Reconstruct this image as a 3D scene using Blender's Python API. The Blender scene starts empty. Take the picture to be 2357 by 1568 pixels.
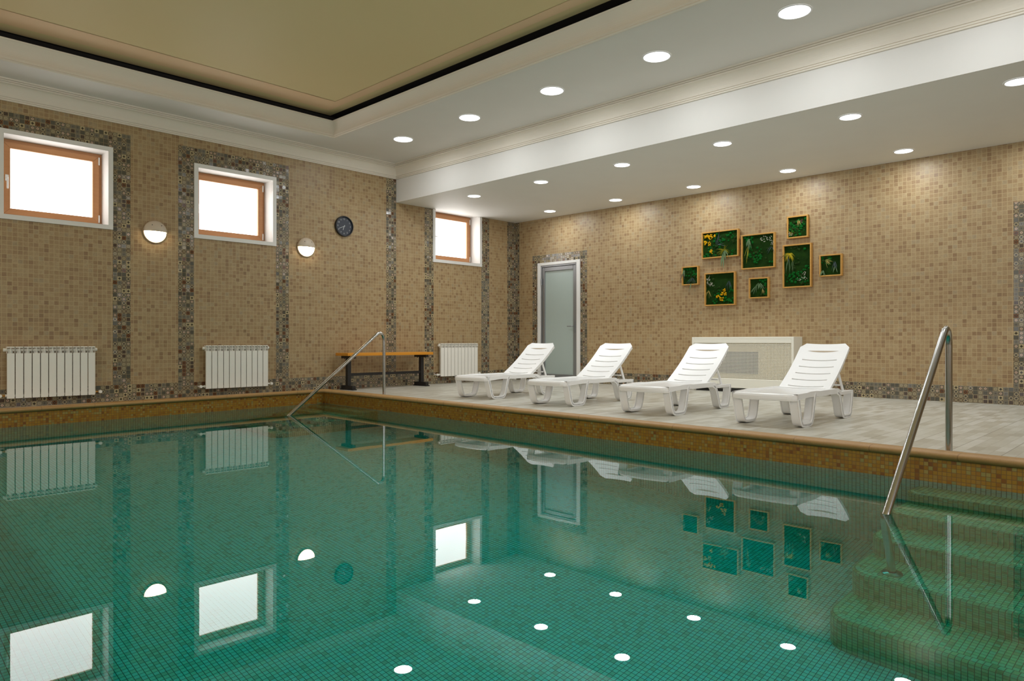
import bpy, bmesh, math, random
from mathutils import Vector, Matrix
random.seed(7)
S = bpy.context.scene
COL = S.collection
PI = math.pi

# ---------------------------------------------------------------- helpers
def lin(r, g, b):
    f = lambda c: (c/255/12.92) if c/255 <= .04045 else ((c/255+.055)/1.055)**2.4
    return (f(r), f(g), f(b), 1.0)

def tag(o, label=None, cat=None, group=None, kind=None):
    if label: o['label'] = label
    if cat: o['category'] = cat
    if group: o['group'] = group
    if kind: o['kind'] = kind
    return o

def empty(name, loc=(0, 0, 0), rz=0):
    o = bpy.data.objects.new(name, None)
    o.empty_display_size = .1
    o.location = loc
    o.rotation_euler = (0, 0, rz)
    COL.objects.link(o)
    return o

def link(name, bm, mats, parent=None, smooth=False, bevel=0, seg=2, loc=None, autosmooth=None):
    me = bpy.data.meshes.new(name)
    bmesh.ops.recalc_face_normals(bm, faces=bm.faces[:]) if smooth != 'keep' else None
    bm.to_mesh(me); bm.free()
    for m in (mats if isinstance(mats, (list, tuple)) else [mats]):
        me.materials.append(m)
    if smooth:
        for p in me.polygons: p.use_smooth = True
    o = bpy.data.objects.new(name, me)
    COL.objects.link(o)
    if parent: o.parent = parent
    if loc: o.location = loc
    if autosmooth:
        try:
            me.set_sharp_from_angle(angle=autosmooth)
        except Exception: pass
    if bevel:
        b = o.modifiers.new('Bevel', 'BEVEL'); b.width = bevel; b.segments = seg
        b.limit_method = 'ANGLE'; b.angle_limit = math.radians(35)
    return o

def box(bm, x0, x1, y0, y1, z0, z1, mi=0):
    vs = [bm.verts.new((x, y, z)) for x in (x0, x1) for y in (y0, y1) for z in (z0, z1)]
    q = [(0,1,3,2), (4,6,7,5), (0,4,5,1), (2,3,7,6), (0,2,6,4), (1,5,7,3)]
    fs = []
    for a in q:
        f = bm.faces.new([vs[i] for i in a]); f.material_index = mi; fs.append(f)
    return vs

def obox(bm, c, ax, half):
    """oriented box: centre, three axis vectors, half sizes"""
    c = Vector(c); vs = []
    for sx in (-1, 1):
        for sy in (-1, 1):
            for sz in (-1, 1):
                vs.append(bm.verts.new(c + ax[0]*sx*half[0] + ax[1]*sy*half[1] + ax[2]*sz*half[2]))
    for a in [(0,1,3,2), (4,6,7,5), (0,4,5,1), (2,3,7,6), (0,2,6,4), (1,5,7,3)]:
        bm.faces.new([vs[i] for i in a])

def frames(pts):
    n = len(pts); T = []
    for i in range(n):
        a = pts[max(i-1, 0)]; b = pts[min(i+1, n-1)]
        T.append((b-a).normalized())
    return T

def tube(bm, pts, r, seg=12, cap=True, radii=None, closed=False):
    pts = [Vector(p) for p in pts]; T = frames(pts)
    up = Vector((0, 0, 1)) if abs(T[0].z) < .95 else Vector((0, 1, 0))
    nrm = (up - T[0]*up.dot(T[0])).normalized(); rings = []
    for i, p in enumerate(pts):
        nrm = (nrm - T[i]*nrm.dot(T[i])).normalized(); bi = T[i].cross(nrm)
        rr = radii[i] if radii else r
        rings.append([bm.verts.new(p + (nrm*math.cos(2*PI*k/seg) + bi*math.sin(2*PI*k/seg))*rr) for k in range(seg)])
    for a, b in zip(rings, rings[1:]):
        for k in range(seg):
            bm.faces.new((a[k], a[(k+1) % seg], b[(k+1) % seg], b[k]))
    if cap:
        bm.faces.new(rings[0][::-1]); bm.faces.new(rings[-1])

def strap(bm, pts, half_t, y0, y1, closed=False):
    """flat strap in the XZ plane following pts (x,z), thickness 2*half_t, from y0 to y1"""
    P = [Vector((p[0], 0, p[1])) for p in pts]; n = len(P); rings = []
    for i in range(n):
        if closed: a, b = P[i-1], P[(i+1) % n]
        else: a, b = P[max(i-1, 0)], P[min(i+1, n-1)]
        t = (b-a).normalized(); nn = Vector((-t.z, 0, t.x))
        h = half_t[i] if isinstance(half_t, (list, tuple)) else half_t
        o, q = P[i]+nn*h, P[i]-nn*h
        rings.append([bm.verts.new((o.x, y0, o.z)), bm.verts.new((o.x, y1, o.z)), bm.verts.new((q.x, y1, q.z)), bm.verts.new((q.x, y0, q.z))])
    m = n if closed else n-1
    for i in range(m):
        a, b = rings[i], rings[(i+1) % n]
        for k in range(4): bm.faces.new((a[k], a[(k+1) % 4], b[(k+1) % 4], b[k]))
    if not closed:
        bm.faces.new(rings[0][::-1]); bm.faces.new(rings[-1])

def smoothpath(pts, n=4):
    """Catmull-Rom through 2d/3d points"""
    P = [Vector(p if len(p) == 3 else (p[0], 0, p[1])) for p in pts]; out = []
    for i in range(len(P)-1):
        p0, p1, p2, p3 = P[max(i-1, 0)], P[i], P[i+1], P[min(i+2, len(P)-1)]
        for k in range(n):
            t = k/n
            out.append(.5*((2*p1)+(p2-p0)*t+(2*p0-5*p1+4*p2-p3)*t*t+(3*p1-p0-3*p2+p3)*t**3))
    out.append(P[-1])
    return out if len(pts[0]) == 3 else [(v.x, v.z) for v in out]

def lathe(bm, prof, seg=32, M=None, cap=True):
    """prof: (r, h); axis z, optional matrix"""
    M = M or Matrix.Identity(4); rings = []
    for r, h in prof:
        rings.append([bm.verts.new(M @ Vector((r*math.cos(2*PI*k/seg), r*math.sin(2*PI*k/seg), h))) for k in range(seg)])
    for a, b in zip(rings, rings[1:]):
        for k in range(seg): bm.faces.new((a[k], a[(k+1) % seg], b[(k+1) % seg], b[k]))
    if cap:
        if prof[0][0] > 1e-4: bm.faces.new(rings[0][::-1])
        if prof[-1][0] > 1e-4: bm.faces.new(rings[-1])
    bmesh.ops.remove_doubles(bm, verts=bm.verts[:], dist=1e-5)

def copy_tree(o, parent=None):
    c = o.copy(); COL.objects.link(c)
    if parent: c.parent = parent
    for ch in list(o.children): copy_tree(ch, c)
    return c

# ---------------------------------------------------------------- materials
class NT:
    def __init__(s, name):
        s.m = bpy.data.materials.new(name); s.m.use_nodes = True
        s.t = s.m.node_tree; s.t.nodes.clear()
        s.out = s.t.nodes.new('ShaderNodeOutputMaterial')
    def n(s, typ, **kw):
        nd = s.t.nodes.new(typ)
        for k, v in kw.items(): setattr(nd, k, v)
        return nd
    def set(s, sock, v):
        if hasattr(v, 'is_output') or isinstance(v, bpy.types.NodeSocket): s.t.links.new(v, sock)
        else: sock.default_value = v
    def ma(s, op, a, b=0.0, c=0.0):
        nd = s.n('ShaderNodeMath', operation=op)
        s.set(nd.inputs[0], a); s.set(nd.inputs[1], b); s.set(nd.inputs[2], c)
        return nd.outputs[0]
    def vm(s, op, a, b=(0, 0, 0), sc=None):
        nd = s.n('ShaderNodeVectorMath', operation=op)
        s.set(nd.inputs[0], a); s.set(nd.inputs[1], b)
        if sc is not None: s.set(nd.inputs['Scale'], sc)
        return nd.outputs['Value'] if op in ('LENGTH', 'DOT_PRODUCT') else nd.outputs[0]
    def mix(s, f, a, b):
        nd = s.n('ShaderNodeMix', data_type='RGBA')
        s.set(nd.inputs[0], f); s.set(nd.inputs[6], a); s.set(nd.inputs[7], b)
        return nd.outputs[2]
    def sep(s, v):
        nd = s.n('ShaderNodeSeparateXYZ'); s.set(nd.inputs[0], v); return nd.outputs
    def comb(s, x, y, z=0.0):
        nd = s.n('ShaderNodeCombineXYZ'); s.set(nd.inputs[0], x); s.set(nd.inputs[1], y); s.set(nd.inputs[2], z); return nd.outputs[0]
    def ramp(s, f, stops, const=False):
        nd = s.n('ShaderNodeValToRGB'); cr = nd.color_ramp
        if const: cr.interpolation = 'CONSTANT'
        while len(cr.elements) < len(stops): cr.elements.new(.5)
        for e, (p, c) in zip(cr.elements, stops): e.position = p; e.color = c
        s.set(nd.inputs[0], f); return nd.outputs[0]
    def noise(s, v, scale, detail=2, rough=.5, out=0):
        nd = s.n('ShaderNodeTexNoise'); s.set(nd.inputs['Vector'], v)
        nd.inputs['Scale'].default_value = scale; nd.inputs['Detail'].default_value = detail
        nd.inputs['Roughness'].default_value = rough; return nd.outputs[out]
    def bsdf(s, color, rough=.5, metal=0.0, spec=.5, normal=None, **kw):
        b = s.n('ShaderNodeBsdfPrincipled')
        s.set(b.inputs['Base Color'], color); s.set(b.inputs['Roughness'], rough); s.set(b.inputs['Metallic'], metal)
        b.inputs['Specular IOR Level'].default_value = spec
        if normal is not None: s.set(b.inputs['Normal'], normal)
        for k, v in kw.items(): s.set(b.inputs[k.replace('_', ' ')], v)
        s.t.links.new(b.outputs[0], s.out.inputs[0]); return b
    def bump(s, h, strength=.2, dist=.002, normal=None):
        nd = s.n('ShaderNodeBump'); nd.inputs['Strength'].default_value = strength; nd.inputs['Distance'].default_value = dist
        s.set(nd.inputs['Height'], h)
        if normal is not None: s.set(nd.inputs['Normal'], normal)
        return nd.outputs[0]
    def coord(s, w='Object'): return s.n('ShaderNodeTexCoord').outputs[w]

def plain(name, col, rough=.5, metal=0.0, spec=.5, var=0.0, scale=8):
    t = NT(name); c = col
    if var:
        nz = t.noise(t.coord(), scale, 4)
        dark = tuple(v*(1-var) for v in col[:3])+(1,); lite = tuple(min(1, v*(1+var)) for v in col[:3])+(1,)
        c = t.mix(nz, dark, lite)
    t.bsdf(c, rough, metal, spec); return t.m

def tilebase(t, gw):
    """returns uv cell id vector, local coords a,b in [-.5,.5], tile mask (1 inside the tile, 0 in grout)"""
    uv = t.coord('UV')
    cell = t.vm('FLOOR', uv); loc = t.vm('SUBTRACT', t.vm('SUBTRACT', uv, cell), (.5, .5, 0))
    x, y, _ = t.sep(loc)
    m = t.ma('MAXIMUM', t.ma('ABSOLUTE', x), t.ma('ABSOLUTE', y))
    nd = t.n('ShaderNodeMapRange', interpolation_type='SMOOTHSTEP'); t.set(nd.inputs[0], m)
    nd.inputs[1].default_value = .5-gw*.5; nd.inputs[2].default_value = .5-gw*.5-.03
    wn = t.n('ShaderNodeTexWhiteNoise', noise_dimensions='3D'); t.set(wn.inputs[0], cell)
    return uv, cell, x, y, m, nd.outputs[0], wn.outputs['Value'], wn.outputs['Color']

def tilted_normal(t, rnd, amt, base=None):
    g = t.n('ShaderNodeNewGeometry').outputs['Normal'] if base is None else base
    return t.vm('NORMALIZE', t.vm('ADD', g, t.vm('SCALE', t.vm('SUBTRACT', rnd, (.5, .5, .5)), sc=amt)))

def mat_beige():
    t = NT('beige_mosaic')
    uv, cell, x, y, m, mask, h, hc = tilebase(t, .07)
    c = t.ramp(h, [(0, lin(132, 102, 68)), (.10, lin(143, 113, 76)), (.24, lin(155, 127, 88)), (.6, lin(162, 136, 96)), (.9, lin(170, 147, 108)), (1, lin(156, 138, 106))])
    off = t.vm('ADD', uv, t.vm('SCALE', hc, sc=37.0))
    v = t.noise(off, 1.3, 5, .62)
    vein = t.ma('SUBTRACT', 1.0, t.ma('MINIMUM', t.ma('MULTIPLY', t.ma('ABSOLUTE', t.ma('SUBTRACT', v, .5)), 14.0), 1.0))
    c = t.mix(t.ma('MULTIPLY', vein, .28), c, lin(120, 86, 56))
    c = t.mix(t.ma('MULTIPLY', t.noise(off, .9, 2), .25), c, lin(188, 168, 136))
    c = t.mix(mask, lin(182, 160, 120), c)
    t.bsdf(c, .42, normal=t.bump(mask, .25, .002, tilted_normal(t, hc, .03)), spec=.4)
    return t.m

def mat_deco():
    t = NT('patterned_mosaic')
    uv, cell, x, y, m, mask, h, hc = tilebase(t, .05)
    A = lambda a: t.ma('ABSOLUTE', a)
    r = t.ma('SQRT', t.ma('ADD', t.ma('MULTIPLY', x, x), t.ma('MULTIPLY', y, y)))
    d = t.ma('ADD', A(x), A(y)); xx = A(t.ma('SUBTRACT', A(x), A(y)))
    mx = t.ma('MAXIMUM', A(x), A(y)); mn = t.ma('MINIMUM', A(x), A(y))
    lt = lambda a, v: t.ma('LESS_THAN', a, v)
    gt = lambda a, v: t.ma('GREATER_THAN', a, v)
    band = lambda a, v, w: t.ma('LESS_THAN', A(t.ma('SUBTRACT', a, v)), w)
    cream, dark, grey, brown, orange, pink, sage = lin(186, 170, 132), lin(38, 33, 32), lin(88, 90, 90), lin(80, 62, 50), lin(150, 92, 44), lin(196, 168, 148), lin(100, 98, 82)
    # 0 octagon ring with pink heart
    oc = t.ma('MAXIMUM', mx, t.ma('MULTIPLY', d, .72))
    c0 = t.mix(lt(oc, .44), grey, cream); c0 = t.mix(band(oc, .36, .055), c0, dark); c0 = t.mix(lt(r, .27), c0, pink); c0 = t.mix(lt(r, .08), c0, brown)
    # 1 dark diamond star on cream
    c1 = t.mix(lt(t.ma('ADD', d, t.ma('MULTIPLY', mn, .6)), .36), cream, lin(46, 42, 30)); c1 = t.mix(gt(t.ma('MULTIPLY', x, y), .17), c1, dark)
    # 2 concentric grey rings
    c2 = t.mix(gt(t.ma('SINE', t.ma('MULTIPLY', r, 52.0)), .1), sage, lin(58, 58, 56)); c2 = t.mix(gt(mx, .45), c2, dark)
    # 3 cream ring, dark dot
    c3 = t.mix(band(r, .36, .06), lin(72, 70, 66), cream); c3 = t.mix(lt(r, .25), c3, lin(146, 138, 118)); c3 = t.mix(lt(r, .16), c3, dark)
    # 4 terracotta flower
    c4 = t.mix(lt(mn, .09), orange, dark); c4 = t.mix(lt(xx, .06), c4, dark); c4 = t.mix(gt(mx, .42), c4, dark); c4 = t.mix(lt(r, .09), c4, orange)
    # 5 cross star cream on brown
    c5 = t.mix(lt(xx, .07), brown, cream); c5 = t.mix(t.ma('MULTIPLY', lt(mn, .05), lt(mx, .35)), c5, cream); c5 = t.mix(lt(r, .1), c5, dark)
    # 6 dark brown square with speckle
    c6 = t.mix(gt(t.noise(uv, 9, 1), .55), lin(68, 54, 47), lin(96, 80, 68)); c6 = t.mix(gt(mx, .41), c6, cream)
    # 7 dark ring with small cream centre
    c7 = t.mix(gt(mx, .43), lin(136, 126, 102), dark); c7 = t.mix(band(r, .27, .05), c7, cream); c7 = t.mix(lt(r, .07), c7, cream)
    # 8 star
    c8 = t.mix(gt(t.ma('SINE', t.ma('MULTIPLY', xx, 40.0)), .2), lin(66, 64, 62), lin(150, 144, 124)); c8 = t.mix(lt(r, .12), c8, lin(66, 64, 62))
    cs = [c0, c3, c2, c7, c8, c1, c5, c2, c6, c3, c7, c8, c4, c5, c0]; c = c0; n = len(cs)
    for i in range(1, n): c = t.mix(gt(h, i/n), c, cs[i])
    c = t.mix(t.ma('MULTIPLY', t.noise(uv, 5, 3), .3), c, lin(100, 86, 70))
    c = t.mix(mask, lin(146, 128, 96), c)
    t.bsdf(c, .16, normal=t.bump(mask, .35, .003, tilted_normal(t, hc, .12)), spec=.55)
    return t.m

def mat_pool(name, stops, wash, grout):
    t = NT(name)
    uv, cell, x, y, m, mask, h, hc = tilebase(t, .10)
    c = t.ramp(h, stops)
    c = t.mix(t.ma('MULTIPLY', t.noise(uv, 1.1, 3), .3), c, wash)
    c = t.mix(mask, grout, c)
    t.bsdf(c, .3, normal=t.bump(mask, .3, .0015), spec=.4)
    return t.m

def mat_floor():
    """wood-look porcelain: long tiles along X, each printed with four rows of short staves"""
    t = NT('stave_floor_tiles')
    p = t.sep(t.coord('Object'))
    row = t.ma('DIVIDE', t.ma('ADD', p[1], .13), .0713); ri = t.ma('FLOOR', row); rf = t.ma('SUBTRACT', row, ri)
    wn = t.n('ShaderNodeTexWhiteNoise', noise_dimensions='1D'); t.set(wn.inputs['W'], ri)
    col = t.ma('ADD', t.ma('DIVIDE', p[0], .24), t.ma('MULTIPLY', wn.outputs['Value'], 7.0)); ci = t.ma('FLOOR', col); cf = t.ma('SUBTRACT', col, ci)
    w2 = t.n('ShaderNodeTexWhiteNoise', noise_dimensions='2D'); t.set(w2.inputs[0], t.comb(ci, ri))
    c = t.ramp(w2.outputs['Value'], [(0, lin(184, 179, 164)), (.35, lin(200, 197, 184)), (.7, lin(211, 209, 198)), (1, lin(218, 216, 207))])
    st = t.noise(t.comb(t.ma('MULTIPLY', p[0], 2.2), t.ma('MULTIPLY', p[1], 30.0), ri), 2.2, 5, .6)
    c = t.mix(t.ma('MULTIPLY', st, .42), c, lin(164, 154, 132))
    edge = t.ma('MAXIMUM', t.ma('ABSOLUTE', t.ma('SUBTRACT', rf, .5)), 0.0)
    c = t.mix(t.ma('MULTIPLY', t.ma('GREATER_THAN', edge, .475), .35), c, lin(140, 128, 106))
    c = t.mix(t.ma('MULTIPLY', t.ma('LESS_THAN', t.ma('ABSOLUTE', t.ma('SUBTRACT', cf, .5)), .008), .3), c, lin(140, 128, 106))
    j = t.ma('DIVIDE', t.ma('ADD', p[1], .13), .2852); jf = t.ma('SUBTRACT', j, t.ma('FLOOR', j))
    jm = t.ma('GREATER_THAN', t.ma('ABSOLUTE', t.ma('SUBTRACT', jf, .5)), .4935)
    c = t.mix(t.ma('MULTIPLY', jm, .85), c, lin(104, 92, 72))
    t.bsdf(c, .38, spec=.4, normal=t.bump(jm, .3, -.001))
    return t.m

def mat_coping():
    t = NT('sandstone_coping')
    p = t.coord('Object'); s = t.sep(p)
    c = t.mix(t.noise(p, 5, 5, .65), lin(168, 128, 76), lin(190, 154, 100))
    c = t.mix(t.ma('MULTIPLY', t.noise(p, 90, 2), .35), c, lin(150, 110, 66))
    u = t.sep(t.coord('UV'))[0]
    f = t.ma('SUBTRACT', u, t.ma('FLOOR', u))
    jm = t.ma('GREATER_THAN', t.ma('ABSOLUTE', t.ma('SUBTRACT', f, .5)), .494)
    c = t.mix(t.ma('MULTIPLY', jm, .6), c, lin(126, 92, 56))
    t.bsdf(c, .5, spec=.35, normal=t.bump(t.noise(p, 120, 3), .25, .002))
    return t.m

def mat_wood(name, c1, c2, rough=.45, ax=0, scale=1.0):
    t = NT(name); p = t.sep(t.coord('Object'))
    q = [t.ma('MULTIPLY', p[i], (3.0 if i == ax else 45.0)*scale) for i in range(3)]
    c = t.mix(t.noise(t.comb(*q), 1.0, 4, .6), c1, c2)
    t.bsdf(c, rough, spec=.4); return t.m

def emit(name, col, strength):
    t = NT(name); e = t.n('ShaderNodeEmission'); e.inputs[0].default_value = col; e.inputs[1].default_value = strength
    t.t.links.new(e.outputs[0], t.out.inputs[0]); return t.m

def paint(name, col, rough=.6, var=.03):
    t = NT(name); p = t.coord()
    c = t.mix(t.noise(p, 2.5, 4), tuple(v*(1-var) for v in col[:3])+(1,), tuple(min(1, v*(1+var)) for v in col[:3])+(1,))
    t.bsdf(c, rough, spec=.3); return t.m

M_BEIGE, M_DECO, M_FLOOR, M_COPE = mat_beige(), mat_deco(), mat_floor(), mat_coping()
M_RISER = mat_pool('golden_waterline_mosaic', [(0, lin(118, 70, 28)), (.1, lin(142, 94, 26)), (.3, lin(156, 115, 32)), (.55, lin(164, 124, 40)), (.8, lin(152, 106, 38)), (.94, lin(160, 142, 78)), (1, lin(132, 132, 78))], lin(132, 84, 18), lin(118, 86, 44))
M_STEPS = mat_pool('olive_step_mosaic', [(0, lin(172, 154, 110)), (.12, lin(194, 178, 130)), (.3, lin(214, 200, 146)), (.5, lin(208, 206, 166)), (.72, lin(194, 204, 168)), (.9, lin(214, 208, 156)), (1, lin(184, 206, 184))], lin(192, 170, 108), lin(104, 92, 64))
M_POOL = mat_pool('sea_green_pool_mosaic', [(0, lin(184, 192, 174)), (.12, lin(198, 214, 200)), (.3, lin(208, 229, 214)), (.5, lin(204, 235, 232)), (.72, lin(194, 233, 232)), (.9, lin(208, 232, 220)), (1, lin(178, 226, 230))], lin(190, 208, 192), lin(104, 96, 84))
M_SOFFIT = paint('white_plaster', lin(226, 222, 216))
M_CORNICE = paint('cream_plaster_moulding', lin(230, 221, 206), .5)
M_LOW = paint('grey_white_plaster', lin(233, 232, 228))
M_WPAINT = plain('white_window_casing', lin(232, 230, 226), .35)
M_PLASTIC = plain('white_moulded_plastic', lin(243, 242, 240), .28, spec=.5)
M_RAD = plain('white_radiator_enamel', lin(240, 236, 226), .35)
M_GAPSHADE = plain('painted_recess_shade', lin(30, 26, 22), .8)
M_STEEL = plain('brushed_stainless_steel', lin(190, 188, 184), .2, 1.0)
M_ALU = plain('grey_aluminium', lin(150, 152, 154), .35, .7)
M_BLACK = plain('black_painted_steel', lin(30, 27, 26), .45)
M_WINWOOD = mat_wood('oak_window_frame', lin(178, 122, 78), lin(198, 144, 98), .4)
M_BENCH = mat_wood('varnished_pine', lin(206, 132, 34), lin(226, 156, 52), .35)
M_FRAMEWOOD = mat_wood('pale_oak_picture_frame', lin(186, 134, 62), lin(208, 160, 84), .5)
M_ACWHITE = plain('cream_white_metal', lin(240, 237, 224), .4)
M_ACIN = plain('yellowed_inner_panel', lin(228, 212, 170), .6)
M_BRASS = plain('brass_fitting', lin(190, 140, 70), .35, .8)

def mat_stretch():
    t = NT('satin_stretch_ceiling'); p = t.coord()
    c = t.mix(t.noise(p, .7, 2), lin(222, 200, 152), lin(226, 205, 158))
    t.bsdf(c, .6, spec=.2); return t.m
M_STRETCH = mat_stretch()
M_BANDC = paint('rose_beige_border_shading', lin(232, 198, 160), .6)

def mat_frost():
    t = NT('frosted_door_glass'); p = t.coord()
    c = t.mix(t.noise(p, 220, 2), lin(164, 178, 172), lin(180, 192, 186))
    t.bsdf(c, .3, spec=.5); return t.m
M_FROST = mat_frost()

def mat_water():
    t = NT('pool_water'); p = t.coord()
    s = t.sep(p)
    nz = t.noise(p, 1.6, 2, .45)
    nrm = t.bump(nz, .02, .02)
    g = t.n('ShaderNodeBsdfGlass'); g.inputs['IOR'].default_value = 1.333; g.inputs['Roughness'].default_value = 0.0
    g.inputs['Color'].default_value = (1, 1, 1, 1); t.set(g.inputs['Normal'], nrm)
    t.t.links.new(g.outputs[0], t.out.inputs[0])
    a = t.n('ShaderNodeVolumeAbsorption'); a.inputs['Color'].default_value = WATER_COL; a.inputs['Density'].default_value = WATER_DEN
    t.t.links.new(a.outputs[0], t.out.inputs[1])
    return t.m
WATER_COL = (.05, .966, .956, 1); WATER_DEN = 1.3

# ---------------------------------------------------------------- camera
f_px = 1632.0
a = math.radians(44.17)
cam = bpy.data.cameras.new('camera'); co = bpy.data.objects.new('camera', cam); COL.objects.link(co)
co.location = (-9.669, -9.296, .715); co.rotation_euler = (PI/2, 0, a - PI/2)
cam.sensor_width = 36; cam.lens = 36*f_px/2357; cam.shift_y = 2.5/2357
cam.clip_start = .05
S.camera = co

# ---------------------------------------------------------------- room dimensions
T = .049
ZL, ZH, XB = 2.955, 3.55, -2.777       # low ceiling, high soffit, beam face
XM, YM = -12.2, -11.6                  # far sides of the room behind the camera

def wall_mesh(name, axis, rng, zr, holes, bands, thick):
    """axis 'L' : plane y=0 (u=-x) ; 'R' : plane x=0 (u=-y). Regular faces split by holes and bands."""
    us = {rng[0], rng[1]}; zs = {zr[0], zr[1]}
    for b in list(holes)+list(bands): us |= {b[0], b[1]}; zs |= {b[2], b[3]}
    us = sorted(u for u in us if rng[0] <= u <= rng[1]); zs = sorted(z for z in zs if zr[0] <= z <= zr[1])
    bm = bmesh.new(); uvl = bm.loops.layers.uv.new('UVMap')
    P = (lambda u, z: (-u, 0, z)) if axis == 'L' else (lambda u, z: (0, -u, z))
    for u0, u1 in zip(us, us[1:]):
        for z0, z1 in zip(zs, zs[1:]):
            if u1-u0 < 1e-5 or z1-z0 < 1e-5: continue
            uc, zc = (u0+u1)/2, (z0+z1)/2
            if any(h[0] < uc < h[1] and h[2] < zc < h[3] for h in holes): continue
            bd = next((b for b in bands if b[0] < uc < b[1] and b[2] < zc < b[3]), None)
            vs = [bm.verts.new(P(*q)) for q in ((u0, z0), (u1, z0), (u1, z1), (u0, z1))]
            if axis == 'R': pass
            f = bm.faces.new(vs)
            f.material_index = 1 if bd else 0
            for l, q in zip(f.loops, ((u0, z0), (u1, z0), (u1, z1), (u0, z1))):
                if bd: l[uvl].uv = ((q[0]-bd[0])/T + bd[4]*13, (q[1]-(bd[3] if bd[5] else bd[2]))/T + 100)
                else: l[uvl].uv = (q[0]/T+.37, q[1]/T)
    bmesh.ops.remove_doubles(bm, verts=bm.verts[:], dist=1e-5)
    o = link(name, bm, [M_BEIGE, M_DECO], smooth='keep')
    for p in o.data.polygons: p.use_smooth = False
    return tag(o, kind='structure')

W4, W3 = 4*T, 3*T
# windows: outer casing rectangles in u=-x
WIN = [(6.925, 8.052, 2.046, 3.024), (4.848, 5.976, 2.050, 3.014), (.892, 2.022, 2.060, 2.952)]
CW = .052
def hole(w): return (w[0]+CW, w[1]-CW, w[2]+CW, w[3]-(CW if w[3] < 2.97 and False else CW) if w[3] > 3 else ZL+.01)
HOLES = [hole(w) for w in WIN]
bandsL = [(0, 12.2, -.0, W4, 1, 0),
  (6.925-W4, 6.925, W4, 3.211, 2, 1), (8.052, 8.052+W4, W4, 3.211, 9, 1), (6.925, 8.052, 3.024, 3.211, 3, 1),
  (4.848-W4, 4.848, W4, 3.211, 4, 1), (5.976, 5.976+W4, W4, 3.211, 5, 1), (4.848, 5.976, 3.014, 3.211, 6, 1),
  (-XB, -XB+W4, W4, 3.40, 7, 0), (2.000, 2.000+W4, W4, ZL, 8, 0), (.892-W4, .892, W4, ZL, 10, 0), (0, W4+.03, W4, ZL, 11, 0)]
wl = wall_mesh('wall_left', 'L', (0, 12.2), (-.1, 3.6), HOLES, bandsL, 0)
DO = (.569, 1.561, -.1, 2.147)
bandsR = [(0, W4*.5, 0, ZL, 21, 0), (0, DO[0], 0, W4, 22, 0), (DO[1], 12, 0, W4, 22, 0),
  (DO[0]-W3+.01, DO[0], W4, DO[3]+W3, 23, 0), (DO[1], DO[1]+W3, W4, DO[3]+W3, 24, 0), (DO[0], DO[1], DO[3], DO[3]+W3, 25, 0),
  (7.782, 7.782+W4, W4, 2.285, 26, 0), (7.782+W4, 9.0, 2.285-W3, 2.285, 27, 0), (9.0, 9.0+W4, W4, 2.285, 28, 0)]
wr = wall_mesh('wall_right', 'R', (0, 12.0), (-.1, 3.05), [(DO[0]+.03, DO[1]-.03, -.2, DO[3]-.03)], bandsR, 0)

def plainwall(name, pts, uvs, mat):
    bm = bmesh.new(); uvl = bm.loops.layers.uv.new('UVMap')
    f = bm.faces.new([bm.verts.new(p) for p in pts])
    for l, q in zip(f.loops, uvs): l[uvl].uv = q
    return tag(link(name, bm, mat, smooth='keep'), kind='structure')
k = 1/T
plainwall('wall_near_left', [(XM, 0, -.1), (XM, YM, -.1), (XM, YM, 3.6), (XM, 0, 3.6)], [(0, 0), (-YM*k, 0), (-YM*k, 3.7*k), (0, 3.7*k)], M_BEIGE)
plainwall('wall_near_right', [(XM, YM, -.1), (0, YM, -.1), (0, YM, 3.6), (XM, YM, 3.6)], [(0, 0), (-XM*k, 0), (-XM*k, 3.7*k), (0, 3.7*k)], M_BEIGE)
# closed masonry behind the openings is given by the window reveals below

# ---------------------------------------------------------------- ceilings
def quadobj(name, quads, mat, kind='structure'):
    bm = bmesh.new()
    for q in quads: bm.faces.new([bm.verts.new(p) for p in q])
    bmesh.ops.remove_doubles(bm, verts=bm.verts[:], dist=1e-5)
    return tag(link(name, bm, mat, smooth='keep'), kind=kind)
quadobj('ceiling_low', [[(XB, 0, ZL), (0, 0, ZL), (0, YM, ZL), (XB, YM, ZL)]], M_LOW)
quadobj('wall_bulkhead', [[(XB, 0, ZL), (XB, YM, ZL), (XB, YM, 3.6), (XB, 0, 3.6)]], M_SOFFIT)
OX0, OX1, OY0, OY1 = -11.2, -4.33, -10.4, -.67      # recessed field
z = ZH
quadobj('ceiling_soffit', [
  [(OX1, OY0, z), (XB, OY0, z), (XB, OY1, z), (OX1, OY1, z)],
  [(XM, OY1, z), (XB, OY1, z), (XB, 0, z), (XM, 0, z)],
  [(XM, YM, z), (XB, YM, z), (XB, OY0, z), (XM, OY0, z)],
  [(XM, OY0, z), (OX0, OY0, z), (OX0, OY1, z), (XM, OY1, z)]], M_SOFFIT)

def mitred(name, prof, corners, mat, smooth=False, uvs=False):
    """sweep a profile (offset, z) round a closed/open list of corner functions corner(offset)->(x,y)"""
    bm = bmesh.new(); rings = []
    for c in corners: rings.append([bm.verts.new((*c(o), zz)) for o, zz in prof])
    for A_, B_ in zip(rings, rings[1:]):
        for i in range(len(prof)-1): bm.faces.new((A_[i], A_[i+1], B_[i+1], B_[i]))
    o = link(name, bm, mat, smooth=smooth)
    return tag(o, kind='structure')
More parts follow.
